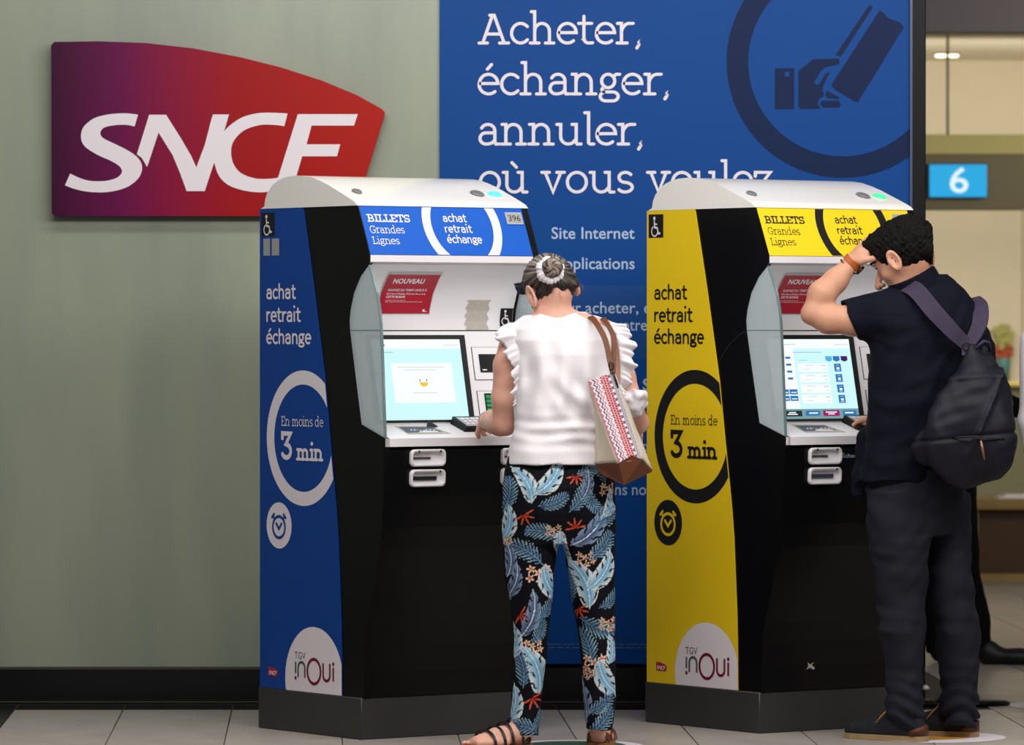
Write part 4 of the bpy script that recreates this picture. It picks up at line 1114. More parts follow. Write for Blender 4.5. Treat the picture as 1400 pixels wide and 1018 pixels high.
tr = field('trousers', f_trw, (-.22, -.16, min(zL0, zR0)-.012), (.22, .16, .945), .0031, M['trousers_w'], woman, floral, 'navy trousers printed with blue leaves and orange flowers', smooth_n=1)

# --- blouse
bl = [zrow(634.5, 692, 842, .128, -.005), zrow(615, 696, 840, .122, -.004), zrow(600, 700, 839, .115, .0), zrow(575, 704, 838, .112, .01), zrow(545, 706, 838, .112, .02), zrow(515, 708, 839, .114, .03), zrow(485, 706, 841, .112, .04), zrow(465, 701, 844, .104, .05), zrow(450, 704, 840, .088, .058), zrow(440, 716, 826, .072, .064), zrow(432, 728, 810, .058, .07), zrow(426, 735, 800, .050, .075)]
def f_blouse(p):
    d = s_loft(p, bl, WA, 2.3)
    z = p[:, 2]
    d = smin(d, s_chain(p, [lw(722, 446, .06), lw(702, 462, .05)], [.036, .040]), .02)
    d = smin(d, s_chain(p, [lw(812, 446, .06), lw(836, 458, .05)], [.036, .040]), .02)
    zz = lw(765, 590).z
    waist = np.exp(-((z-zz)/.05)**2)
    fo = .0062*wav(p, (18, 12, 75), 13)*(.3+waist*1.5)+.006*np.sin((z-.02*np.sin(p[:, 0]*14))*150+3*p[:, 0]*9)*waist*np.clip(.6+p[:, 0]*3, .1, 1)                        # gathered over the waist
    diag = .0055*np.sin((p[:, 0]*.75+(z-1.1)*.65)*70+1.2*np.sin(z*22+p[:, 0]*12))*np.exp(-((z-1.12)/.13)**2)*np.clip((p[:, 0]+.05)/.1, 0, 1)
    drape = .005*np.sin(p[:, 0]*85+3*np.sin(z*9))*np.exp(-((z-1.17)/.12)**2)
    up = .003*wav(p, (30, 20, 12), 6)
    d = d+fo*1.15+diag*1.7+drape*1.5+up*1.6
    cut_ = s_cone(p, lw(755, 405, .085), lw(757, 431, .055), .062, .050)        # neckline
    arm1 = s_cone(p, lw(684, 485, .05), lw(696, 505, .05), .040, .034)
    arm2 = s_cone(p, lw(862, 480, .05), lw(852, 505, .05), .036, .032)
    return smax(smax(smax(d, -cut_, .006), -arm1, .008), -arm2, .008)
field('blouse', f_blouse, (-.24, -.17, .87), (.24, .24, 1.42), .004, M['cotton'], woman, label='sleeveless white blouse')
M['hem'] = mat('blouse_hem', (228, 222, 226), .8, .1)
def frill(side):
    # a gathered strip round the armhole, standing out over the arm
    if side < 0: key = [(712, 441), (712, 460), (711, 485), (711, 510), (709, 532), (707, 552)]; wid = [.085, .068, .036, .026, .024, .014]; dirs = [(-1, .12), (-1, 0), (-.9, -.25), (-.8, -.4), (-.8, -.4), (-.8, -.3)]
    else: key = [(828, 442), (842, 456), (846, 478), (848, 500), (848, 520), (846, 540)]; wid = [.050, .056, .050, .042, .032, .014]; dirs = [(.9, .35), (1, .1), (1, 0), (1, -.2), (.9, -.3), (.8, -.3)]
    r_ = random.Random(5 if side < 0 else 6); ph = [r_.uniform(0, 6.28) for _ in range(4)]
    vs = []; fs = []; n = 120; rows = 8; K_ = len(key)-1
    for half in (-1, 1):                       # rear run towards the camera, front run hidden behind the arm
        b0 = len(vs)
        for i in range(n+1):
            u = i/n*K_; k = min(int(u), K_-1); f_ = u-k
            px_ = key[k][0]*(1-f_)+key[k+1][0]*f_; py_ = key[k][1]*(1-f_)+key[k+1][1]*f_
            wd = wid[k]*(1-f_)+wid[k+1]*f_; dx = dirs[k][0]*(1-f_)+dirs[k+1][0]*f_; dz = dirs[k][1]*(1-f_)+dirs[k+1][1]*f_
            dep = .052-half*-1*0+half*(.062*math.sin(min(1, i/n*1.6)*math.pi/2)) if half > 0 else .030-.058*math.sin(min(1, i/n*1.8)*math.pi/2)
            base = lw(px_, py_, dep)
            for j in range(rows):
                q_ = j/(rows-1)
                wv = (math.sin(.24*i+ph[0])+.55*math.sin(.43*i+ph[1])+.3*math.sin(.75*i+ph[2]))
                vs.append(base+Vector((dx, -.10*half*-1, dz))*wd*q_*(1+.10*wv*q_)+Vector((.003*wv*side, half*.011*wv, .002*wv))*q_-Vector((0, 0, .25*wd*q_*q_)))
        for i in range(n):
            for j in range(rows-1):
                a = b0+i*rows+j; b = a+rows; fs.append((a, b, b+1, a+1))
    o = link('sleeve_frill', mesh(vs, fs, True), M['cotton'], woman)
    md = o.modifiers.new('s', 'SOLIDIFY'); md.thickness = .0022; md.offset = 0
    return o
frill(-1); frill(1)

# --- body
HC = lw(749, 387, .095)                        # middle of the skull
HF = Vector((-.42, .80, -.45)).normalized(); RH = rotm(HF)
hs, hf, hu = (Vector(r_) for r_ in RH)
# roll the head towards the left shoulder
roll = math.radians(-11); R2 = Matrix.Rotation(roll, 3, HF); hs = R2 @ hs; hu = R2 @ hu; RH = np.array([hs, hf, hu])
def hp(s, f, u): return HC+hs*s+hf*f+hu*u
elb = lw(690, 578, .08); wri = lw(668, 574, .34); shl = lw(703, 466, .05)
def hand_field(p, wrist, palm_c, pdir, pn, side, s=1.0, curl=.6, spread=.18):
    """palm and five bent fingers; pdir: towards the fingers, pn: out of the back of the hand, side: towards the thumb"""
    pdir = Vector(pdir).normalized(); pn = Vector(pn); pn = (pn-pdir*pn.dot(pdir)).normalized(); sd = pdir.cross(pn)*side
    R = np.array([sd, pdir, pn])
    d = smin(s_cone(p, wrist, palm_c, .024*s, .024*s), s_box(p, palm_c, (.036*s, .040*s, .014*s), .012*s, R), .014)
    for i, (o, l) in enumerate(((.026, .068), (.009, .076), (-.009, .070), (-.026, .056))):
        a = Vector(palm_c)+pdir*.034*s+sd*o*s; dr = (pdir+sd*spread*(o/.026)*.5).normalized()
        p1 = a+dr*l*.45*s-pn*.006*curl*s; dr2 = (dr-pn*curl).normalized(); p2 = p1+dr2*l*.32*s; dr3 = (dr2-pn*curl).normalized(); p3 = p2+dr3*l*.26*s
        d = smin(d, s_chain(p, [a, p1, p2, p3], [.0088*s, .0082*s, .0074*s, .0062*s], .003), .004)
    b = Vector(palm_c)-pdir*.018*s+sd*.030*s; t1 = b+(sd*.7+pdir*.75-pn*.3).normalized()*.034*s; t2 = t1+(pdir*.9+sd*.15-pn*.4).normalized()*.030*s
    return smin(d, s_chain(p, [b, t1, t2], [.013*s, .0098*s, .0080*s], .004), .007)
fL = lw(719, 1006, .0); fR = lw(818, 1004, .05)
fL.z = 0; fR.z = 0
FLd = Vector((-.90, -.40, 0)).normalized(); FRd = Vector((.10, .95, 0)).normalized()
def foot_field(p, heel, dr, s=1.0):
    dr = Vector(dr); sd = Vector((dr.y, -dr.x, 0)); R = np.array([sd, dr, (0, 0, 1)])
    d = smin(s_ell(p, heel+dr*.012+Vector((0, 0, .038)), (.027*s, .034*s, .032), R), s_chain(p, [heel+dr*.03+Vector((0, 0, .05)), heel+dr*.10+Vector((0, 0, .042)), heel+dr*.165+Vector((0, 0, .026))], [.034*s, .030*s, .022*s], .01), .02)
    d = smin(d, s_box(p, heel+dr*.13+Vector((0, 0, .024)), (.041*s, .06, .011), .010, R), .02)
    for i in range(5):
        a = heel+dr*(.175-.006*i)+sd*(.026-.0145*i)*s+Vector((0, 0, .022)); d = smin(d, s_chain(p, [a, a+dr*(.034-.003*i)], [.0095-.0008*i, .0075-.0006*i]), .004)
    d = smin(d, s_cone(p, heel+dr*.022+Vector((0, 0, .05)), heel+dr*.006+Vector((0, 0, .18)), .029*s, .031*s), .02)
    return np.maximum(d, .014-p[:, 2])
RE = np.array([V3(hs), -V3(hf), V3(hu)]); LE = np.array([-V3(hs), -V3(hf), V3(hu)])
earL, earR = hp(-.080, -.006, -.034), hp(.087, -.006, -.026)
def f_bodyw(p):
    d = s_ell(p, HC, (.071, .090, .082), RH)
    d = smin(d, s_ell(p, hp(0, .030, -.052), (.054, .058, .062), RH), .03)
    d = smin(d, s_ell(p, hp(0, .055, -.095), (.034, .030, .026), RH), .03)
    d = smin(d, s_chain(p, [hp(0, .088, -.018), hp(0, .108, -.048)], [.008, .013], .004), .010)      # nose
    d = smin(d, s_ell(p, hp(0, .086, -.078), (.024, .010, .010), RH), .008)                            # mouth
    for s_ in (-1, 1):
        d = smax(d, -s_ell(p, hp(s_*.030, .094, -.018), (.015, .012, .010), RH), .008); d = smin(d, s_ell(p, hp(s_*.030, .080, -.018), (.012, .012, .012), RH), .002)
    d = smin(d, ear_field(p, earL, LE), .004); d = smin(d, ear_field(p, earR, RE), .004)
    d = smin(d, s_chain(p, [hp(0, -.030, -.050), lw(755, 428, .07), lw(758, 445, .055)], [.050, .049, .055]), .02)
    d = smin(d, s_chain(p, [lw(755, 432, .062), lw(712, 456, .05)], [.036, .036]), .03)
    d = smin(d, s_chain(p, [lw(760, 432, .062), lw(828, 452, .05)], [.036, .036]), .03)
    tor = [(r_[0], r_[1], r_[2], r_[3]*.86, r_[4]*.82) for r_ in bl[1:9]]
    d = smin(d, s_loft(p, tor, WA), .02)
    d = smin(d, s_loft(p, [(r_[0], r_[1], r_[2], r_[3]*.88, r_[4]*.86) for r_ in hips], WA), .02)
    for L_, f_, dr in ((legL, fL, FLd), (legR, fR, FRd)):
        d = smin(d, s_loft(p, [(r_[0], r_[1], r_[2], r_[3]*.80, r_[4]*.8) for r_ in L_], WA), .01)
        d = smin(d, foot_field(p, f_, dr), .01)
    d = smin(d, s_chain(p, [shl, lw(695, 500, .05), lw(691, 545, .055), elb], [.046, .0475, .044, .040], .015), .015)
    d = smin(d, s_chain(p, [elb, lw(684, 578, .15), lw(672, 575, .27), wri], [.041, .041, .032, .026], .015), .012)
    d = smin(d, hand_field(p, wri, lw(664, 573, .395), (-.12, .95, -.12), (-.75, -.1, .65), -1, .98, 1.3), .008)
    d = smin(d, s_chain(p, [lw(838, 468, .05), lw(852, 515, .04), lw(866, 556, .04)], [.042, .038, .034], .015), .015)
    d = smin(d, s_chain(p, [lw(866, 558, .04), lw(874, 578, .12), lw(868, 588, .22)], [.034, .030, .024], .015), .01)
    d = smin(d, hand_field(p, lw(868, 588, .22), lw(864, 588, .28), (-.3, .9, -.1), (.6, 0, .6), 1, .92, .9), .008)
    return d
M['skin_w'].node_tree.nodes['Principled BSDF'].inputs['Roughness'].default_value = .5
field('body', f_bodyw, (-.34, -.16, .0), (.34, .56, 1.62), .0042, M['skin_w'], woman, smooth_n=2)

# --- hair, bun, scrunchie
BUN = lw(755, 366, -.012)
def f_hairw(p):
    q = (p-V3(HC))@RH.T
    d = s_ell(p, hp(0, -.008, .004), (.080, .096, .090), RH)
    d = smin(d, s_ell(p, hp(.006, -.068, -.048), (.056, .030, .048), RH), .03)
    # hairline: keep the upper and rear part, above the ears
    line = (q[:, 2]+.072+.010*np.sin(q[:, 0]*45+.5))+.2*np.maximum(q[:, 1]+.02, 0)-.2*np.maximum(-q[:, 1]-.02, 0)+.25*q[:, 0]*0
    line = line-.006*np.sin(q[:, 0]*160)
    d = smax(d, -line, .012)
    face = q[:, 1]-(.058+.35*q[:, 2]*0)
    d = smax(d, np.where(q[:, 2] < .05, face, -1), .012)
    for e in (earL, earR): d = smax(d, -s_ell(p, e, (.012, .02, .030)), .008)
    b = p-V3(BUN); rr = np.hypot(b[:, 0], b[:, 2]); t = np.arctan2(b[:, 2], b[:, 0])
    bun = s_ell(p, BUN+Vector((0, .012, 0)), (.029, .036, .030)); bun = bun-.003*np.sin(2*t+rr*200+1.5*np.sin(t*3))
    bun = smin(bun, s_chain(p, [BUN+Vector((0, .09, -.005)), BUN], [.04, .03]), .02)
    strand = .0013*np.sin(t*34+8*np.sin(rr*22))+.0009*np.sin(t*77)
    d = smin(d+strand, bun, .006)
    return d
def hairc(v):
    b = v-V3(BUN); rr = np.hypot(b[:, 0], b[:, 2]); t = np.arctan2(b[:, 2], b[:, 0])
    n = .5+.22*np.sin(t*19+3*np.sin(rr*24+1)+2*np.sin(t*5))+.18*np.sin(t*43+rr*60+3*np.sin(t*7))+.16*wav(v, (90, 60, 90), 8)
    q = (v-V3(HC))@RH.T
    top = np.clip((v[:, 2]-lw(750, 392).z)/.07, 0, 1)*np.clip(.75-(v[:, 0]-HC.x)*6, .25, 1)
    k = np.clip(n*(.25+1.0*top)-.12, 0, 1)[:, None]
    inb = (rr < .03)[:, None]
    sw = np.clip(.45+.35*np.sin(2*t+rr*200+1.5*np.sin(t*3))+.3*np.sin(t*9+rr*300), 0, 1)[:, None]
    c = np.array(lin((36, 29, 26)))*(1-k)+np.array(lin((172, 160, 146)))*k
    cb = np.array(lin((50, 42, 38)))*(1-sw)+np.array(lin((168, 152, 138)))*sw
    return np.where(inb & (b[:, 1] < .05)[:, None], cb, c)
field('hair', f_hairw, (-.16, -.08, 1.30), (.10, .24, 1.64), .0026, M['hair_w'], woman, hairc, 'grey brown hair tied up in a bun')
# soft wisps at the nape
bm_ = []
rw = random.Random(4); wv, wf_ = [], []
for i in range(34):
    a = hp(rw.uniform(-.05, .08), -.076+rw.uniform(0, .02), -.056+rw.uniform(-.012, .012)); n_ = len(wv)
    dr = Vector((rw.uniform(-.4, .9), rw.uniform(-.2, .2), -1)).normalized(); sd = Vector((.0005, 0, .0002)); l = rw.uniform(.015, .035)
    for k in range(4):
        c = a+dr*l*k/3+Vector((.006*math.sin(k*1.5+i), -.003*k/3, 0)); wv += [c-sd*(1-k/4), c+sd*(1-k/4)]
    for k in range(3): wf_.append((n_+2*k, n_+2*k+1, n_+2*k+3, n_+2*k+2))
o = link('nape_wisps', mesh(wv, wf_), mat('wisp_hair', (92, 70, 58), .6), woman); o['kind'] = 'stuff'
def f_scr(p):
    b = p-V3(BUN+Vector((-.002, .010, -.004))); t = np.arctan2(b[:, 2], b[:, 0]); r = np.hypot(b[:, 0]/1.0, b[:, 2]/.98)
    fat = .0130+.0060*np.clip(-np.cos(t-.75), -1, 1)
    return (np.hypot(r-.0335-.002*np.sin(7*t), b[:, 1]+.002*np.sin(9*t))-fat-.0015*np.sin(23*t))*.8
field('scrunchie', f_scr, (BUN.x-.07, BUN.y-.03, BUN.z-.07), (BUN.x+.07, BUN.y+.07, BUN.z+.07), .0025, M['cotton'], woman, label='white scrunchie')
# --- glasses pushed up, mask, earring
M['darkplastic'] = mat('dark_blue_grey_lens', (38, 46, 62), .15, .6)
def lens(s_):
    c = hp(s_*.040, .094, .034); vs = []; n = 20
    for r_ in (0, 1):
        for i in range(n):
            t = 2*math.pi*i/n; x, y = .028*math.copysign(abs(math.cos(t))**.7, math.cos(t)), .021*math.copysign(abs(math.sin(t))**.7, math.sin(t))
            vs.append(c+hs*x+hu*y+hf*(.003*r_-.012*(abs(x+s_*.034)/.06)**2))
    return mesh(vs, [tuple(range(n))[::-1], tuple(range(n, 2*n))]+[(i, (i+1) % n, n+(i+1) % n, n+i) for i in range(n)])
gl_ = link('sunglasses', tube([hp(-.070, .076, .048), hp(-.036, .098, .056), hp(0, .102, .048), hp(.036, .098, .056), hp(.070, .076, .048)], .0035, 8), M['blackmat'], woman, 'dark sunglasses')
for s_ in (-1, 1):
    link('lens', lens(s_), M['darkplastic'], gl_)
    link('temple_arm', tube([hp(s_*.070, .076, .048), hp(s_*.086, .05, .032), hp(s_*.088, .01, .010), hp(s_*.082, -.012, -.010)], .0026, 8), M['blackmat'], gl_)
M['maskblue'] = mat('pale_mask_paper', (218, 212, 232), .7, .2)
def f_mask(p):
    d = smin(s_ell(p, hp(0, .030, -.052), (.058, .062, .066), RH), s_ell(p, hp(0, .058, -.085), (.046, .046, .042), RH), .02)
    d = smin(d, s_ell(p, hp(0, .085, -.045), (.026, .030, .022), RH), .015)
    q = (p-V3(HC))@RH.T
    d = smax(d, -(d+.0035), .001)
    return smax(smax(smax(d, .028-q[:, 1], .002), q[:, 2]+.028, .002), -(q[:, 2]+.125), .002)
field('face_mask', f_mask, (-.20, -.02, 1.24), (.10, .30, 1.60), .0028, M['maskblue'], woman, label='pale face mask')
for s_ in (-1, 1): link('mask_loop', tube([hp(s_*.050, .035, -.045), hp(s_*.070, .01, -.035), hp(s_*.079, -.014, -.010), hp(s_*.072, -.012, -.050), hp(s_*.052, .028, -.082)], .0014, 6), M['maskblue'], woman)
er = hp(-.082, .004, -.070)
link('earring', tube([er+hf*.011*math.cos(t)+hu*.011*math.sin(t)-hs*.002 for t in [i*math.pi/8 for i in range(16)]], .0015, 6, closed=True), M['gold'], woman, 'gold hoop earring')
link('bracelet', tube([Vector(lw(667, 574.5, .335))+Vector((math.cos(t)*.030, 0, math.sin(t)*.030)) for t in [i*math.pi/8 for i in range(16)]], .0022, 6, closed=True), M['lightgrey'], woman, 'thin bracelet')
# --- sandals
M['sandal'] = mat('black_sandal_leather', (24, 22, 24), .4, .4)
M['sole'] = mat('tan_sole', (164, 112, 66), .6, .3)
def sole(heel, dr, nm, mm, thk=.014, ln=.245):
    dr = Vector(dr); sd = Vector((dr.y, -dr.x, 0)); out = []
    for i in range(28):
        t = 2*math.pi*i/28; a = .5-.5*math.cos(t); w_ = (.032+.014*math.sin(min(1, a*1.15)*math.pi*.85))*(1 if .02 < a < .98 else .7)
        out.append(heel-dr*.024+dr*a*ln+sd*math.copysign(w_*math.sqrt(max(0, 1-(2*a-1)**6)), math.sin(t)))
    vs = [p+Vector((0, 0, .0005)) for p in out]+[p+Vector((0, 0, thk)) for p in out]; n = 28
    return mesh(vs, [tuple(range(n))[::-1], tuple(range(n, 2*n))]+[(i, (i+1) % n, n+(i+1) % n, n+i) for i in range(n)])
for (heel, dr, mm, lb) in ((fL, FLd, M['sandal'], 'black strappy sandal'), (fR, FRd, M['leather'], 'brown sandal')):
    s_o = link('sandal', sole(heel, dr, '', None), M['sole'], woman, lb)
    sd = Vector((dr.y, -dr.x, 0))
    for a, hgt, wd in ((.045, .088, .036), (.080, .076, .038), (.110, .064, .041), (.145, .052, .043)):
        pts = [heel+dr*(a+.02*math.cos(t))+sd*wd*math.cos(t)*1.08+Vector((0, 0, .012+hgt*math.sin(t))) for t in [math.pi*i/8 for i in range(9)]]
        ribbon('strap', pts, .009, tuple(dr), .003, mm, s_o, sub=2)
    pts = [heel-dr*.024*math.cos(t)+sd*.036*math.sin(t)+dr*.012+Vector((0, 0, .020+.028*abs(math.cos(t)))) for t in [-math.pi/2+math.pi*i/8 for i in range(9)]]
    ribbon('heel_strap', pts, .018, (0, 0, 1), .003, mm, s_o, sub=2)
# white cloth held in the crook of the right arm
def f_cloth(p):
    d = s_ell(p, lw(866, 552, .03), (.046, .055, .044)); d = smin(d, s_ell(p, lw(872, 540, .02), (.034, .05, .024)), .01)
    d = smin(d, s_ell(p, lw(857, 545, .02), (.03, .05, .030)), .01)
    w2 = np.abs(wav(p, (48, 40, 48), 31, 2)); return d-.002+.020*w2+.003*wav(p, (120, 100, 120), 3)
woc = field('crumpled_cloth', f_cloth, (.13, -.06, .98), (.33, .12, 1.20), .0035, M['cotton'], None)
woc.location = WO; tag(woc, 'crumpled white cloth hanging in the crook of the right arm of the woman', 'cloth')

# --- tote bag
tote = empty('tote_bag', WO+Vector((lw(848, 650).x, -.2, 0)), label='canvas tote bag with pink zigzag band and brown base on the shoulder of the woman', cat='bag')
TO = tote.location-WO
def tw(x, y, dy): return lw(x, y, dy)-TO
M['canvas'] = mat('cream_canvas', (216, 204, 184), .85, .15, var=.04, scale=30, bump=.25, bscale=260)
M['band'] = mat('zigzag_cloth', (200, 150, 160), .85, .1, vcol='Col', bump=.15, bscale=260)
A, B_, C_, D2 = tw(803.5, 521, -.155), tw(838, 508.5, -.14), tw(877.5, 627, -.19), tw(846, 633.5, -.205)
AL, DL = tw(815, 566, -.09), tw(814, 634, -.10)
TR, DR = tw(842, 514, -.09), tw(892, 642, -.11)
def sheet(nm, c4, nx, ny, m, bulge=0, th=.003, wave=0, par=None):
    c4 = [Vector(c) for c in c4]; nrm = (c4[1]-c4[0]).cross(c4[3]-c4[0]).normalized(); vs = []; fs = []
    for j in range(ny+1):
        for i in range(nx+1):
            s_, t_ = i/nx, j/ny
            p = (c4[0]*(1-s_)+c4[1]*s_)*(1-t_)+(c4[3]*(1-s_)+c4[2]*s_)*t_
            p = p+nrm*(bulge*math.sin(math.pi*s_)*math.sin(math.pi*min(1, t_*1.0))+wave*math.sin(t_*17+s_*5))
            vs.append(p)
    for j in range(ny):
        for i in range(nx): a = j*(nx+1)+i; fs.append((a, a+1, a+nx+2, a+nx+1))
    o = link(nm, mesh(vs, fs, True), m, par or tote)
    md = o.modifiers.new('s', 'SOLIDIFY'); md.thickness = th; md.offset = 0
    return o
bnd = sheet('patterned_panel', [A, B_, C_, D2], 56, 120, M['band'], .006)
cs_ = []
for j in range(121):
    for i in range(57):
        s_, t_ = i/56, j/120; L_ = t_*9.5; w1 = lin((232, 222, 226)); c = w1
        zz = abs((L_*1.6) % 1-.5)*2
        u = s_+.05*(zz-.5)*2
        if u < .10: c = lin((176, 116, 130))
        elif u < .17: c = lin((238, 226, 228))
        elif u < .24: c = lin((96, 84, 112))
        elif u < .30: c = lin((226, 212, 220))
        elif u < .36: c = lin((190, 126, 138))
        elif u < .44: c = lin((234, 224, 228))
        elif s_ < .76:
            c = lin((222, 152, 158)); a_ = ((s_-.44)/.32*3) % 1-.5; b_2 = (L_*3.6+(.5 if int((s_-.44)/.32*3) % 2 else 0)) % 1-.5
            if a_*a_+b_2*b_2 < .12: c = lin((150, 40, 60))
            if a_*a_+b_2*b_2 > .34: c = lin((244, 226, 226))
        elif s_ < .84: c = lin((236, 228, 230)) if zz > .5 else lin((120, 100, 120))
        else: c = lin((225, 215, 220)) if (int(L_*5)+int(s_*30)) % 2 else lin((110, 96, 122))
        cs_.append((*c, 1))
ca = bnd.data.color_attributes.new(name='Col', type='FLOAT_COLOR', domain='POINT'); ca.data.foreach_set('color', np.array(cs_, np.float32).ravel())
sheet('gusset', [AL, A, D2, DL], 10, 16, M['canvas'], .0, wave=.0015)
sheet('gusset', [B_, TR, DR, C_], 10, 16, M['canvas'], .0, wave=.001)
sheet('back_panel', [TR, AL, DL, DR], 10, 16, M['canvas'], .0)
# leather base
lo_ = [tw(822, 648, -.12), tw(853, 663, -.19), tw(891, 645, -.13), tw(862, 652, -.08)]
up_ = [DL+Vector((-.001, -.002, 0)), tw(846, 632.5, -.208), tw(864, 622, -.200), tw(878, 628, -.192), DR+Vector((.001, -.002, 0)), tw(862, 630, -.08)]
vs = up_+lo_
link('leather_base', mesh(vs, [(0, 1, 7, 6), (1, 2, 7), (2, 3, 7), (3, 4, 8, 7), (4, 5, 9, 8), (5, 0, 6, 9), (6, 7, 8, 9)]), M['leather'], tote)
ribbon('strap', [tw(838, 510, -.145), tw(834, 494, -.13), tw(828, 466, -.10), tw(818, 446, -.055), tw(809, 434, .01), tw(806, 436, .07), tw(812, 460, .15), tw(835, 510, .10)], .018, (1, 0, .35), .004, M['leather'], tote, sub=5)
ribbon('strap', [tw(838, 510, -.14), tw(839, 485, -.11), tw(838, 459, -.07), tw(829, 441, -.01), tw(824, 436, .05), tw(832, 460, .13), tw(845, 515, .06)], .016, (1, 0, .35), .004, M['leather'], tote, sub=5)
link('buckle', tube([tw(835.5+3*math.cos(t), 500+5*math.sin(t), -.146) for t in [i*math.pi/6 for i in range(12)]], .0022, 6, closed=True), M['blackmat'], tote)
link('tassel', tube([tw(838, 508, -.148), tw(842, 520, -.15), tw(845, 530, -.15)], [.003, .004, .003], 6), M['blackmat'], tote)
# ================================================================== the man
MO = Vector((1.32, 16.62, 0))
def lm(x, y, dy=0.0): return at(x, y, MO.y+dy)-MO
def mrow(y, l, r, b, dy=0.0):
    c = lm((l+r)/2, y, dy); return (c.z, c.x, c.y, (r-l)/2/FPX*(MO.y+dy), b)
man = empty('person', MO, label='man in a dark shirt and slate trousers, bowed with one hand on his forehead', cat='person')
MA = math.radians(22)
mh = [mrow(640, 1183, 1330, .125), mrow(665, 1184, 1328, .128), mrow(690, 1185, 1324, .122), mrow(712, 1188, 1322, .112), mrow(730, 1190, 1320, .09)]
mL = [mrow(672, 1186, 1262, .095, -.04), mrow(700, 1186, 1268, .098, -.04), mrow(740, 1188, 1269, .098, -.04), mrow(780, 1193, 1267, .092, -.04), mrow(815, 1198, 1265, .086, -.04), mrow(845, 1200, 1265, .084, -.045), mrow(862, 1200, 1264, .082, -.05), mrow(880, 1207, 1263, .076, -.05), mrow(915, 1212, 1262, .070, -.05), mrow(950, 1212, 1262, .068, -.055), mrow(966, 1209, 1263, .070, -.06), mrow(980, 1214, 1265, .068, -.06), mrow(999, 1217, 1261, .062, -.06)]
mR = [mrow(672, 1255, 1326, .095, .07), mrow(700, 1262, 1323, .098, .07), mrow(740, 1268, 1323, .094, .07), mrow(780, 1268, 1327, .088, .07), mrow(815, 1272, 1332, .082, .07), mrow(850, 1278, 1337, .078, .07), mrow(880, 1282, 1339, .076, .075), mrow(915, 1285, 1339, .072, .08), mrow(945, 1287, 1337, .068, .08), mrow(960, 1283, 1335, .070, .08), mrow(975, 1286, 1336, .070, .08), mrow(991, 1290, 1332, .062, .08)]
def f_trm(p):
    d = smin(s_loft(p, mL, MA), s_loft(p, mR, MA), .006)
    d = smin(d, s_loft(p, mh, MA), .025)
    z = p[:, 2]
    low = np.clip((.22-z)/.14, 0, 1); kn = np.exp(-((z-.42)/.10)**2); hip = np.clip((z-.66)/.1, 0, 1)
    fo = .005*wav(p, (16, 16, 22), 41)+low*.0075*np.sin(z*120+3.5*np.sin(p[:, 0]*24+1)+p[:, 1]*30)*(.5+.5*wav(p, (9, 9, 9), 77))+kn*.006*np.sin(z*70+p[:, 0]*45+2*np.sin(p[:, 0]*22))*np.clip(wav(p, (12, 12, 16), 78), 0, 1)+.003*wav(p, (45, 45, 40), 5)+hip*.004*wav(p, (40, 30, 20), 2)
    d = d+fo*1.5
    return d
field('trousers', f_trm, (-.36, -.22, .018), (.36, .26, .93), .0038, M['jeans'], man, smooth_n=1)
# --- shirt
ms_ = [mrow(656, 1172, 1326, .130, .0), mrow(645, 1174, 1330, .132), mrow(620, 1178, 1338, .132), mrow(580, 1181, 1350, .132, .005), mrow(540, 1184, 1358, .134, .01), mrow(500, 1186, 1360, .136, .015), mrow(470, 1188, 1358, .134, .02), mrow(445, 1188, 1352, .126, .02), mrow(425, 1190, 1345, .116, .025), mrow(408, 1206, 1332, .10, .03), mrow(395, 1224, 1318, .082, .03), mrow(384, 1236, 1304, .066, .03), mrow(376, 1242, 1294, .056, .03)]
SHL, ELB, WRI = lm(1216, 434, -.02), lm(1112, 428, .0), lm(1164, 360, .04)
def f_shm(p):
    d = s_loft(p, ms_, MA, 2.25)
    d = smin(d, s_chain(p, [lm(1228, 421, .0), lm(1200, 435, -.02), lm(1155, 439, -.01)], [.072, .074, .068], .02), .035)
    d = smin(d, s_chain(p, [lm(1290, 412, .08), lm(1315, 434, .09), lm(1346, 495, .10)], [.056, .058, .054], .02), .03)
    # fabric falling in front of the hips
    d = smin(d, s_cone(p, lm(1184, 600, .05), lm(1177, 676, .05), .034, .026), .04)
    z = p[:, 2]
    d = d+.009*wav(p, (20, 20, 16), 51)+.005*wav(p, (50, 50, 34), 8)+.006*np.clip((1.02-z)/.2, 0, 1)*wav(p, (30, 30, 45), 17)
    # sleeve mouth and collar opening
    n_ = (lm(1112, 432, 0)-lm(1190, 432, 0)).normalized(); c_ = lm(1161, 438, -.01)
    q = p-V3(c_); sleeve = q@V3(Vector((-.90, 0, -.43)))
    reg = np.clip((lm(1190, 430).x-p[:, 0])/.02, 0, 1)
    d = np.where((p[:, 0] < lm(1186, 430).x) & (z > lm(1186, 510).z), smax(d, sleeve, .004), d)
    hol = s_cone(p, c_+Vector((-.06, 0, .01)), c_+Vector((.035, 0, 0)), .060, .046)
    d = smax(d, -hol, .004)
    d = smax(d, -s_cone(p, lm(1232, 362, .0), lm(1256, 385, .02), .060, .046), .006)
    return d
field('shirt', f_shm, (-.42, -.20, .80), (.26, .24, 1.60), .004, M['navy'], man, label='dark navy short-sleeved shirt')
def f_col(p):                                  # stand collar round the neck
    a, b = lm(1258, 404, .03), lm(1243, 372, .02); ax_ = (b-a).normalized(); q = p-V3(a); t = q@V3(ax_)
    r = np.linalg.norm(q-t[:, None]*V3(ax_), axis=1)
    R0 = .086-.12*t
    return np.maximum(np.abs(r-R0)-.0045, np.abs(t-.035)-.042)*.9
hxv = Vector((-.60, .38, -.70)).normalized()
MHF = Vector((-.80, .26, -.54)).normalized(); MR = rotm(MHF)
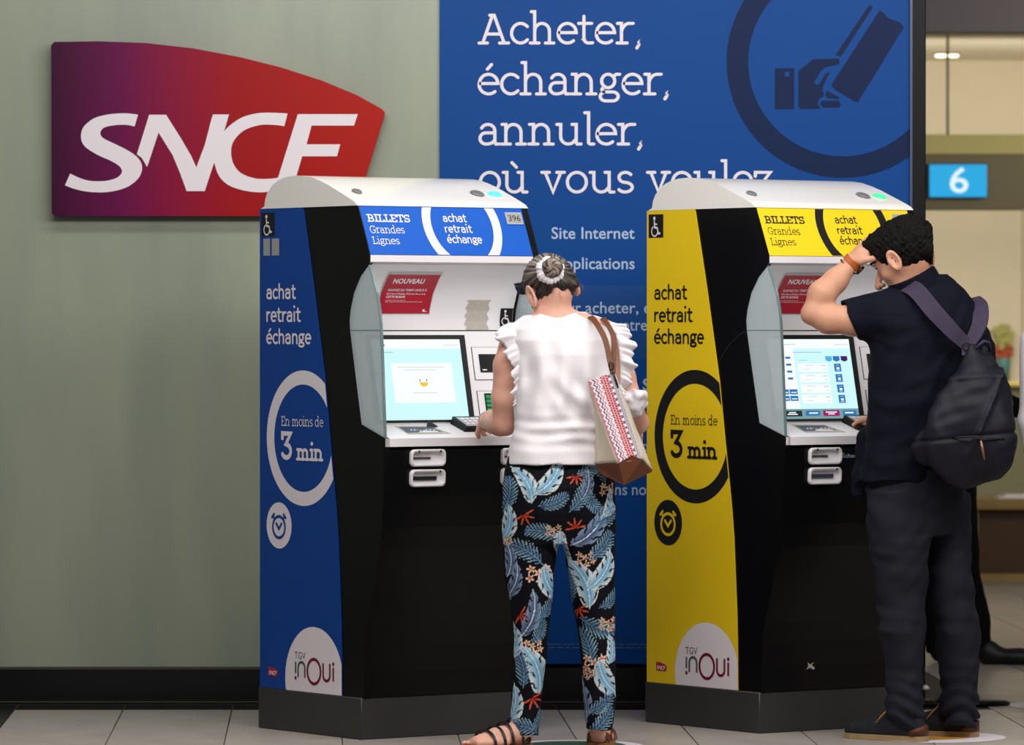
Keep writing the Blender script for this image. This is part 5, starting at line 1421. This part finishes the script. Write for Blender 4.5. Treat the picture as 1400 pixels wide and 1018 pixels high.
mr2 = Matrix.Rotation(math.radians(-4), 3, MHF); mS, mF, mU = MHF.cross(Vector((0, 0, 1))).normalized(), MHF, None
mU = mS.cross(mF).normalized(); MR = np.array([V3(mS), V3(mF), V3(mU)])
MC = lm(1233, 344, .03)
def mp_(s, f, u): return MC+mS*s+mF*f+mU*u
# which side of the head looks to the camera
sg_ = 1 if mS.y < 0 else -1
field('collar', f_col, (-.24, -.10, 1.40), (.10, .16, 1.64), .0035, M['navy'], man)
EAR = mp_(sg_*.085, .020, -.022)
ER = np.array([V3(mS)*sg_, -V3(mF), V3(mU)]); EAR2 = mp_(-sg_*.085, .020, -.022); ER2 = np.array([-V3(mS)*sg_, -V3(mF), V3(mU)])
HND = lm(1178, 348, .02)
def f_bodym(p):
    d = s_ell(p, MC, (.076, .098, .086), MR)
    d = smin(d, s_ell(p, mp_(0, .044, -.050), (.060, .056, .066), MR), .03)
    d = smin(d, s_ell(p, mp_(0, .055, -.100), (.040, .038, .030), MR), .03)
    d = smin(d, s_chain(p, [mp_(0, .094, -.012), mp_(0, .117, -.036), mp_(0, .128, -.054)], [.008, .0100, .0135], .004), .008)
    for s_ in (-1, 1): d = smin(d, s_ell(p, mp_(s_*.014, .114, -.058), (.008, .009, .007), MR), .005)
    d = smin(d, s_ell(p, mp_(0, .094, .012), (.048, .014, .010), MR), .012)                 # brow
    d = smin(d, s_ell(p, mp_(0, .098, -.079), (.023, .009, .006), MR), .006); d = smin(d, s_ell(p, mp_(0, .096, -.090), (.020, .009, .007), MR), .006)
    for s_ in (-1, 1):
        d = smax(d, -s_ell(p, mp_(s_*.033, .103, -.012), (.017, .012, .010), MR), .008); d = smin(d, s_ell(p, mp_(s_*.032, .084, -.012), (.0125, .0125, .0125), MR), .002)
        d = smin(d, s_ell(p, mp_(s_*.040, .070, -.045), (.020, .020, .020), MR), .014)
    d = smin(d, ear_field(p, EAR, ER, .98), .004); d = smin(d, ear_field(p, EAR2, ER2, .98), .004)
    d = smin(d, s_chain(p, [mp_(0, -.035, -.045), lm(1252, 378, .03), lm(1262, 400, .03)], [.056, .054, .060]), .02)
    d = smin(d, s_loft(p, [(r_[0], r_[1], r_[2], r_[3]*.84, r_[4]*.80) for r_ in ms_[1:10]], MA), .03)
    d = smin(d, s_loft(p, [(r_[0], r_[1], r_[2], r_[3]*.84, r_[4]*.84) for r_ in mh], MA), .02)
    for L_ in (mL, mR): d = smin(d, s_loft(p, [(r_[0], r_[1], r_[2], r_[3]*.66, r_[4]*.66) for r_ in L_], MA), .01)
    d = smin(d, s_chain(p, [SHL, lm(1168, 438, -.012), lm(1132, 436, -.004), ELB], [.050, .049, .046, .036], .02), .02)
    d = smin(d, s_chain(p, [ELB, lm(1124, 402, .01), lm(1142, 384, .025), WRI], [.036, .044, .038, .0275], .02), .018)
    d = smin(d, s_ell(p, lm(1106, 431, 0), (.020, .022, .020)), .02)
    d = smin(d, hand_field(p, WRI, lm(1177, 347, .035), (.55, .20, .62), (-.62, -.62, .45), 1, 1.0, .35), .008)
    d = smin(d, s_chain(p, [lm(1318, 436, .09), lm(1344, 500, .10), lm(1320, 575, .16)], [.044, .040, .036], .02), .02)
    d = smin(d, s_chain(p, [lm(1320, 575, .16), lm(1270, 590, .26), lm(1225, 582, .32)], [.036, .034, .026], .02), .015)
    d = smin(d, hand_field(p, lm(1225, 582, .32), lm(1208, 580, .36), (-.8, .5, 0), (.3, .6, .7), -1, 1.0, .7), .008)
    for c_, dr in ((HL, FMd), (HR, FMd)): d = smin(d, s_cone(p, c_+dr*.05+Vector((0, 0, .06)), c_+dr*.045+Vector((0, 0, .13)), .030, .028), .01)
    return d
HL = lm(1258, 1012, -.10); HL.z = 0; HL.y = -.10; HR = lm(1329, 1006, .07); HR.z = 0; HR.y = .09
FMd = Vector((-.79, .61, 0)).normalized()
bo = field('body', f_bodym, (-.62, -.20, .05), (.24, .50, 1.72), .0038, M['skin_m'], man, smooth_n=1)
def f_hairm(p):
    q = (p-V3(MC))@MR.T
    d = s_ell(p, mp_(0, -.014, .012), (.089, .116, .098), MR)
    d = smin(d, s_ell(p, mp_(0, .066, .062), (.062, .046, .040), MR), .03)
    d = smin(d, s_ell(p, mp_(0, -.078, -.040), (.062, .038, .056), MR), .03)
    # hairline: forehead, sideburn, round the ear, nape
    y, z = q[:, 1], q[:, 2]
    low = np.interp(y, [-.16, -.09, -.030, .0, .034, .050, .062, .076, .092, .13], [-.110, -.100, -.078, -.050, -.040, -.046, -.010, .022, .040, .052])
    d = smax(d, low-z, .006)
    for e, E2 in ((EAR, ER), (EAR2, ER2)):
        qq = (p-V3(e))@E2.T; d = smax(d, -(np.sqrt((qq[:, 1]/.021)**2+(qq[:, 2]/.034)**2)-1)*.020, .006)
    cur = .0055*wav(p, (110, 110, 110), 61, 2.5)+.004*wav(p, (230, 230, 230), 62, 2)
    return d+cur
field('hair', f_hairm, (-.38, -.12, 1.42), (.06, .20, 1.76), .0028, M['blackhair'], man, label='short curly black hair')
M['brow'] = M['blackhair']
for s_ in (-1, 1):
    link('eyebrow', tube([mp_(s_*.016, .105, .012), mp_(s_*.034, .103, .019), mp_(s_*.052, .086, .014)], [.003, .0045, .002], 8), M['brow'], man)
    link('eyelashes', tube([mp_(s_*.020, .0965, -.008), mp_(s_*.033, .0985, -.004), mp_(s_*.046, .088, -.009)], [.0012, .002, .001], 6), M['brow'], man)
    link('nostril', lathe([(.001, 0), (.003, .001), (.003, .002), (.001, .003)], 8, tuple(mp_(s_*.008, .126, -.0675))), M['slot'], man)
# --- watch on the raised wrist
wa = (lm(1177, 347, .035)-WRI).normalized(); wx = wa.cross(Vector((0, 1, 0))).normalized(); wy = wa.cross(wx)
M['tanstrap'] = mat('orange_tan_leather', (178, 92, 38), .45, .4, var=.08, scale=30)
WC = WRI+wa*.004
wt = ribbon('watch_strap', [WC+wx*.0315*math.cos(t)+wy*.0315*math.sin(t) for t in [i*math.pi/9 for i in range(19)]], .020, tuple(wa), .004, M['tanstrap'], man, 'orange tan leather watch strap', sub=2)
fc = WC+wx*.034*(1 if wx.x > 0 else -1); fn_ = (fc-WC).normalized()
me = lathe([(.017, 0), (.018, .004), (.017, .009), (.014, .0095)], 24)
Rw = fn_.to_track_quat('Z', 'Y').to_matrix().to_4x4(); Rw.translation = fc-fn_*.002
me.transform(Rw); link('watch_case', me, mat('dark_watch_case', (60, 40, 36), .3, .5, metal=.4), wt)
wr2 = WRI+wa*-.004; 
link('bracelet', tube([wr2-wa*.012+wx*.033*math.cos(t)+wy*.033*math.sin(t) for t in [i*math.pi/9 for i in range(18)]], .0025, 6, closed=True), M['blackmat'], man, 'thin dark bracelet')
# --- shoes
M['suede'] = mat('dark_navy_suede', (36, 38, 42), .85, .15, var=.2, scale=25, bump=.3, bscale=200)
M['midsole'] = mat('tan_rubber_sole', (158, 132, 96), .6, .3, var=.05, scale=30)
M['lace'] = mat('tan_lace', (186, 122, 52), .7, .2)
M['heel'] = mat('brown_heel_leather', (82, 44, 28), .5, .3, var=.1, scale=30)
def shoe(c, dr):
    dr = Vector(dr); sd = Vector((dr.y, -dr.x, 0)); R = np.array([V3(sd), V3(dr), (0, 0, 1)])
    def f(p):
        q = (p-V3(c))@R.T; y = q[:, 1]; z = q[:, 2]
        w_ = np.interp(y, [-.02, 0, .05, .12, .20, .25, .275, .29], [.018, .032, .036, .041, .047, .042, .030, .012])
        h_ = np.interp(y, [-.02, 0, .03, .07, .11, .15, .19, .24, .275, .29], [.055, .092, .100, .104, .096, .082, .070, .062, .050, .028])
        k = np.sqrt((q[:, 0]/w_)**2+(np.maximum(z-.022, 0)/(h_-.022))**2)
        d = (k-1)*np.minimum(w_, h_)*.8
        d = np.maximum(d, np.maximum(.018-z, np.maximum(-.022-y, y-.29)))
        op = s_ell(p, c+dr*.045+Vector((0, 0, .115)), (.026, .040, .03), R)
        return smax(d, -op, .006)+.0015*wav(p, (60, 60, 60), 3)
    u_ = field('shoe', f, tuple(min(a, b)-.08 for a, b in zip(c, c+dr*.29))[:2]+(0,), tuple(max(a, b)+.08 for a, b in zip(c, c+dr*.29))[:2]+(.13,), .0034, M['suede'], man, label='dark suede shoe with tan laces')
    prof = []; n = 40
    for i in range(n):
        t = 2*math.pi*i/n; yy = .134-.160*math.cos(t); ww = float(np.interp(yy, [-.026, -.01, .05, .12, .20, .25, .28, .294], [.020, .034, .040, .045, .051, .046, .032, .012]))
        prof.append(c+dr*yy+sd*(ww if math.sin(t) >= 0 else -ww)*min(1, abs(math.sin(t))*3))
    vs = [p+Vector((0, 0, .0005)) for p in prof]+[p+Vector((0, 0, .019)) for p in prof]
    link('sole', mesh(vs, [tuple(range(n))[::-1], tuple(range(n, 2*n))]+[(i, (i+1) % n, n+(i+1) % n, n+i) for i in range(n)]), M['midsole'], u_)
    # heel counter patch
    pv = []; pf_ = []
    for i in range(13):
        t = -math.pi*.62+math.pi*1.24*i/12; yy = .012-.036*math.cos(t); ww = .0385*math.sin(t)
        top_ = .058-.012*abs(t)
        for zz in (.020, top_): pv.append(c+dr*(yy)+sd*ww*(1 if zz < .03 else .93)+Vector((0, 0, zz)))
    for i in range(12): pf_.append((2*i, 2*i+2, 2*i+3, 2*i+1))
    o = link('heel_patch', mesh(pv, pf_, True), M['heel'], u_); md = o.modifiers.new('s', 'SOLIDIFY'); md.thickness = .003; md.offset = 0
    for k in range(4):
        yy = .088+.022*k; zt_ = .094-.011*k-.0035*k*k*.3
        link('lace', tube([c+dr*yy+sd*(-.024)+Vector((0, 0, zt_-.010)), c+dr*(yy+.008)+Vector((0, 0, zt_+.006)), c+dr*(yy+.016)+sd*.024+Vector((0, 0, zt_-.014))], .0022, 6), M['lace'], u_)
    for s_ in (-1, 1):
        link('lace', tube([c+dr*.092+sd*.004*s_+Vector((0, 0, .103)), c+dr*.10+sd*.03*s_+Vector((0, 0, .108)), c+dr*.125+sd*.043*s_+Vector((0, 0, .080)), c+dr*.14+sd*.050*s_+Vector((0, 0, .058))], .0022, 6), M['lace'], u_)
    return u_
shoe(HL, FMd); shoe(HR, Vector((-.90, .43, 0)).normalized())

# --- backpack
bp = empty('backpack', MO+Vector((lm(1325, 600).x, -.15, 0)), label='dark indigo nylon backpack slung low on the back of the man', cat='backpack')
BO = bp.location-MO
def lb(x, y, dy=0.0): return lm(x, y, dy)-BO
BR = rotm((-.55, .84, 0))
def f_pack(p):
    d = s_ell(p, lb(1318, 596, -.20), (.150, .080, .170), BR)
    d = smin(d, s_ell(p, lb(1340, 560, -.19), (.120, .085, .150), BR), .05)
    d = smin(d, s_ell(p, lb(1355, 600, -.22), (.085, .080, .135), BR), .05)
    d = smin(d, s_chain(p, [lb(1327, 476, -.175), lb(1334, 505, -.185), lb(1336, 530, -.19)], [.022, .042, .065], .03), .04)
    d = smin(d, s_chain(p, [lb(1350, 474, -.14), lb(1362, 500, -.16), lb(1368, 530, -.16)], [.024, .035, .055], .03), .04)
    d = smin(d, s_ell(p, lb(1268, 612, -.19), (.060, .05, .055), BR), .04)
    # limits of the silhouette
    z = p[:, 2]
    d = smax(d, -(z-lb(1300, 674).z), .03)
    q1 = p-V3(lb(1243, 594, -.2)); d = smax(d, q1@V3(Vector((-.83, 0, .55))), .015)
    q2 = p-V3(lb(1393, 580, -.2)); d = smax(d, q2@V3(Vector((.97, 0, .06))), .03)
    q3 = p-V3(lb(1366, 500, -.2)); d = smax(d, q3@V3(Vector((.86, 0, .50))), .03)
    fold = .006*wav(p, (22, 22, 22), 71, 2)+.0035*wav(p, (50, 50, 40), 72, 2)
    fl = .010*np.exp(-((p[:, 0]-lb(1340, 560).x+(z-lb(1340, 560).z)*-.45)/.010)**2)*np.clip((z-lb(1340, 640).z)/.1, 0, 1)
    seam = -.007*np.exp(-((z-lb(1340, 592).z-.10*(p[:, 0]-lb(1340, 592).x))/.006)**2)
    fl2 = .012*np.exp(-((z-lb(1350, 512).z+.5*(p[:, 0]-lb(1350, 512).x)**2)/.012)**2)
    return d+fold-fl+seam*-1-fl2*.6
field('bag_body', f_pack, (-.26, -.24, .66), (.28, .20, 1.36), .0042, M['pack'], bp)
ribbon('shoulder_strap', [lb(1238, 398, .02), lb(1240, 392, -.045), lb(1254, 398, -.10), lb(1276, 424, -.145), lb(1302, 452, -.165), lb(1322, 472, -.17), lb(1330, 488, -.20)], [.05, .052, .056, .056, .050, .040, .034], (.80, -.1, .60), .007, M['packhi'], bp, sub=6)
ribbon('shoulder_strap', [lb(1330, 408, .09), lb(1340, 418, .02), lb(1340, 440, -.060), lb(1332, 460, -.12), lb(1324, 474, -.165), lb(1322, 486, -.19)], [.05, .052, .052, .048, .038, .032], (.97, -.2, .1), .007, M['packhi'], bp, sub=6)
ribbon('side_strap', [lb(1250, 596, -.12), lb(1236, 575, -.05), lb(1228, 540, .0)], .025, (1, -.3, 0), .004, M['packhi'], bp)
link('strap_ring', tube([lb(1321+5*math.cos(t), 473+5*math.sin(t), -.185) for t in [i*math.pi/8 for i in range(16)]], .003, 8, closed=True), M['blackmat'], bp)
link('grab_handle', tube([lb(1332, 478, -.19), lb(1345, 466, -.20), lb(1352, 468, -.19), lb(1354, 480, -.17)], .005, 8), M['packhi'], bp)
zy = -.318
link('zip', tube([lb(1302+i*8, 598-1.6*math.sin(i*.5), -.296-.02*math.sin(math.pi*min(1, i/9))) for i in range(10)], .0022, 6), M['blackmat'], bp)
link('zip_pull', tube([lb(1341, 602, -.325), lb(1343, 612, -.33), lb(1346, 628, -.325)], [.0035, .005, .003], 8), mat('bronze_zip_pull', (150, 112, 84), .4, .5, metal=.5), bp)

# ================================================================== people further off
def simple_person(o3, label, skinm, top_rows, leg_rows, head_c, head_r, face, arms, feet, tm, bm2, hm, cuff=.8):
    t = empty('person', o3, label=label, cat='person'); O = Vector(o3)
    def fb(p):
        R = rotm(face); c = Vector(head_c)-O
        d = s_ell(p, c, (head_r*.78, head_r*.98, head_r*1.12), R)
        F = Vector(face).normalized(); d = smin(d, s_ell(p, c+F*head_r*.35-Vector((0, 0, head_r*.7)), (head_r*.5, head_r*.55, head_r*.6), R), .03)
        d = smin(d, s_cone(p, c+F*head_r*.95-Vector((0, 0, head_r*.1)), c+F*head_r*1.15-Vector((0, 0, head_r*.42)), .008, .013), .008)
        sd_ = F.cross(Vector((0, 0, 1))).normalized()
        for s_ in (-1, 1): d = smin(d, s_ell(p, c+sd_*s_*head_r*.8-Vector((0, 0, head_r*.15)), (.008, .018, .030), R), .004)
        tr_ = [(r_[0], r_[1]-O.x, r_[2]-O.y, r_[3]*.86, r_[4]*.86) for r_ in top_rows]; top_ = max(tr_)
        d = smin(d, s_cone(p, c-Vector((0, 0, head_r*.6)), Vector((top_[1], top_[2], top_[0]-.02)), .048, .055), .02)
        d = smin(d, s_loft(p, tr_), .03)
        for L_ in leg_rows: d = smin(d, s_loft(p, [(r_[0], r_[1]-O.x, r_[2]-O.y, r_[3]*.8, r_[4]*.8) for r_ in L_]), .02)
        for A_ in arms:
            pts = [Vector(a)-O for a in A_]; d = smin(d, s_chain(p, pts, [.045, .036, .024], .02), .02)
            dr = (pts[2]-pts[1]).normalized(); d = smin(d, hand_field(p, pts[2], pts[2]+dr*.05, dr, (0, -.3, 1), 1, .95, .5), .008)
        return d
    allp = [(r_[1], r_[2]) for r_ in top_rows]+[(r_[1], r_[2]) for L_ in leg_rows for r_ in L_]+[(a[0], a[1]) for A_ in arms for a in A_]
    x0, x1 = min(a[0] for a in allp)-.30-O.x, max(a[0] for a in allp)+.30-O.x; y0, y1 = min(a[1] for a in allp)-.25-O.y, max(a[1] for a in allp)+.25-O.y
    field('body', fb, (x0, y0, .03), (x1, y1, head_c[2]+.2), .0075, skinm, t, smooth_n=1)
    def ft(p):
        d = s_loft(p, [(r_[0], r_[1]-O.x, r_[2]-O.y, r_[3], r_[4]) for r_ in top_rows], 0, 2.3)
        for A_ in arms:
            pts = [Vector(a)-O for a in A_]; e = pts[1]+(pts[2]-pts[1])*cuff; d = smin(d, s_chain(p, [pts[0], pts[1], e], [.062, .052, .042], .02), .03)
        return d+.005*wav(p, (20, 20, 20), 81)
    field('top', ft, (x0, y0, .4), (x1, y1, head_c[2]+.05), .0075, tm, t)
    def fl_(p):
        d = None
        for L_ in leg_rows:
            e = s_loft(p, [(r_[0], r_[1]-O.x, r_[2]-O.y, r_[3], r_[4]) for r_ in L_]); d = e if d is None else smin(d, e, .02)
        return d+.004*wav(p, (20, 20, 40), 82)
    field('trousers', fl_, (x0, y0, .03), (x1, y1, 1.1), .0075, bm2, t)
    def fh(p):
        c = Vector(head_c)-O; R = rotm(face); q = (p-V3(c))@R.T
        d = s_ell(p, c-Vector(face).normalized()*.012+Vector((0, 0, .012)), (head_r*.88, head_r*1.08, head_r*1.18), R)
        return smax(smax(d, -(q[:, 2]+.05), .01), np.where(q[:, 2] < head_r*.55, q[:, 1]-.03, -1), .01)+.003*wav(p, (70, 70, 70), 83)
    c = Vector(head_c)-O; field('hair', fh, (c.x-.16, c.y-.16, c.z-.16), (c.x+.16, c.y+.16, c.z+.18), .006, hm, t)
    for c_, dr in feet:
        dr = Vector(dr).normalized(); c2 = Vector(c_)-O; sd = Vector((dr.y, -dr.x, 0)); R = np.array([V3(sd), V3(dr), (0, 0, 1)])
        def fs_(p):
            d = smin(s_ell(p, c2+dr*.03+Vector((0, 0, .05)), (.038, .05, .05), R), s_ell(p, c2+dr*.15+Vector((0, 0, .032)), (.046, .115, .036), R), .04)
            return np.maximum(d, .001-p[:, 2])
        field('shoe', fs_, (c2.x-.3, c2.y-.3, -.01), (c2.x+.3, c2.y+.3, .14), .006, M['blackmat'], t)
    return t
YB = 20.35
def bw(x, y, dy=0): return at(x, y, YB+dy)
def brow_(y, l, r, b, dy=0): c = bw((l+r)/2, y, dy); return (c.z, c.x, c.y, (r-l)/2/FPX*YB, b)
M['blackcloth'] = mat('black_cloth', (14, 14, 16), .85, .1, var=.1, scale=10)
simple_person((bw(1300, 900).x, YB, 0), 'person in black standing beyond the man with the backpack, one foot forward', M['skin_m'],
    [brow_(660, 1262, 1332, .12), brow_(600, 1266, 1336, .125), brow_(520, 1262, 1342, .13), brow_(470, 1256, 1340, .125), brow_(440, 1262, 1330, .10), brow_(430, 1250, 1285, .07)],
    [[brow_(640, 1288, 1334, .10), brow_(720, 1292, 1336, .085), brow_(790, 1308, 1341, .07), brow_(840, 1322, 1354, .062), brow_(880, 1330, 1356, .055), brow_(893, 1332, 1356, .05)],
     [brow_(640, 1262, 1310, .10, .1), brow_(740, 1262, 1302, .08, .1), brow_(830, 1262, 1296, .065, .12), brow_(893, 1266, 1290, .05, .12)]],
    tuple(bw(1258, 400)), .098, (-.2, 1, -.2), [[tuple(bw(1334, 460)), tuple(bw(1352, 545, -.05)), tuple(bw(1396, 560, -.1))], [tuple(bw(1268, 460)), tuple(bw(1268, 550)), tuple(bw(1285, 590, .2))]],
    [(tuple(at(1340, 904, YB-.02))[:2]+(0,), (.95, -.1, 0)), (tuple(at(1278, 900, YB+.12))[:2]+(0,), (.8, .5, 0))], M['blackcloth'], M['blackcloth'], M['blackhair'])
YW = 17.7
def ww_(x, y, dy=0): return at(x, y, YW+dy)
def wrow(y, l, r, b): c = ww_((l+r)/2, y); return (c.z, c.x, c.y, (r-l)/2/FPX*YW, b)
simple_person((ww_(1480, 900).x, YW, 0), 'person in a white top cut off by the frame edge behind the backpack', M['skin_w'],
    [wrow(690, 1412, 1560, .13), wrow(640, 1410, 1562, .13), wrow(560, 1414, 1556, .13), wrow(490, 1410, 1560, .13), wrow(440, 1416, 1552, .11), wrow(415, 1446, 1522, .08)],
    [[wrow(680, 1415, 1485, .10), wrow(800, 1422, 1480, .08), wrow(900, 1430, 1474, .07), wrow(972, 1434, 1470, .055)], [wrow(680, 1485, 1556, .10), wrow(800, 1490, 1550, .08), wrow(900, 1494, 1540, .07), wrow(972, 1498, 1536, .055)]],
    tuple(ww_(1482, 352)), .108, (.2, 1, 0), [[tuple(ww_(1418, 466)), tuple(ww_(1412, 575)), tuple(ww_(1424, 655, .02))], [tuple(ww_(1548, 462)), tuple(ww_(1560, 575)), tuple(ww_(1554, 676, .05))]],
    [(tuple(at(1452, 985, YW))[:2]+(0,), (.1, 1, 0)), (tuple(at(1516, 985, YW))[:2]+(0,), (.1, 1, 0))], M['cotton'], M['blackcloth'], M['blackhair'], cuff=1.1)
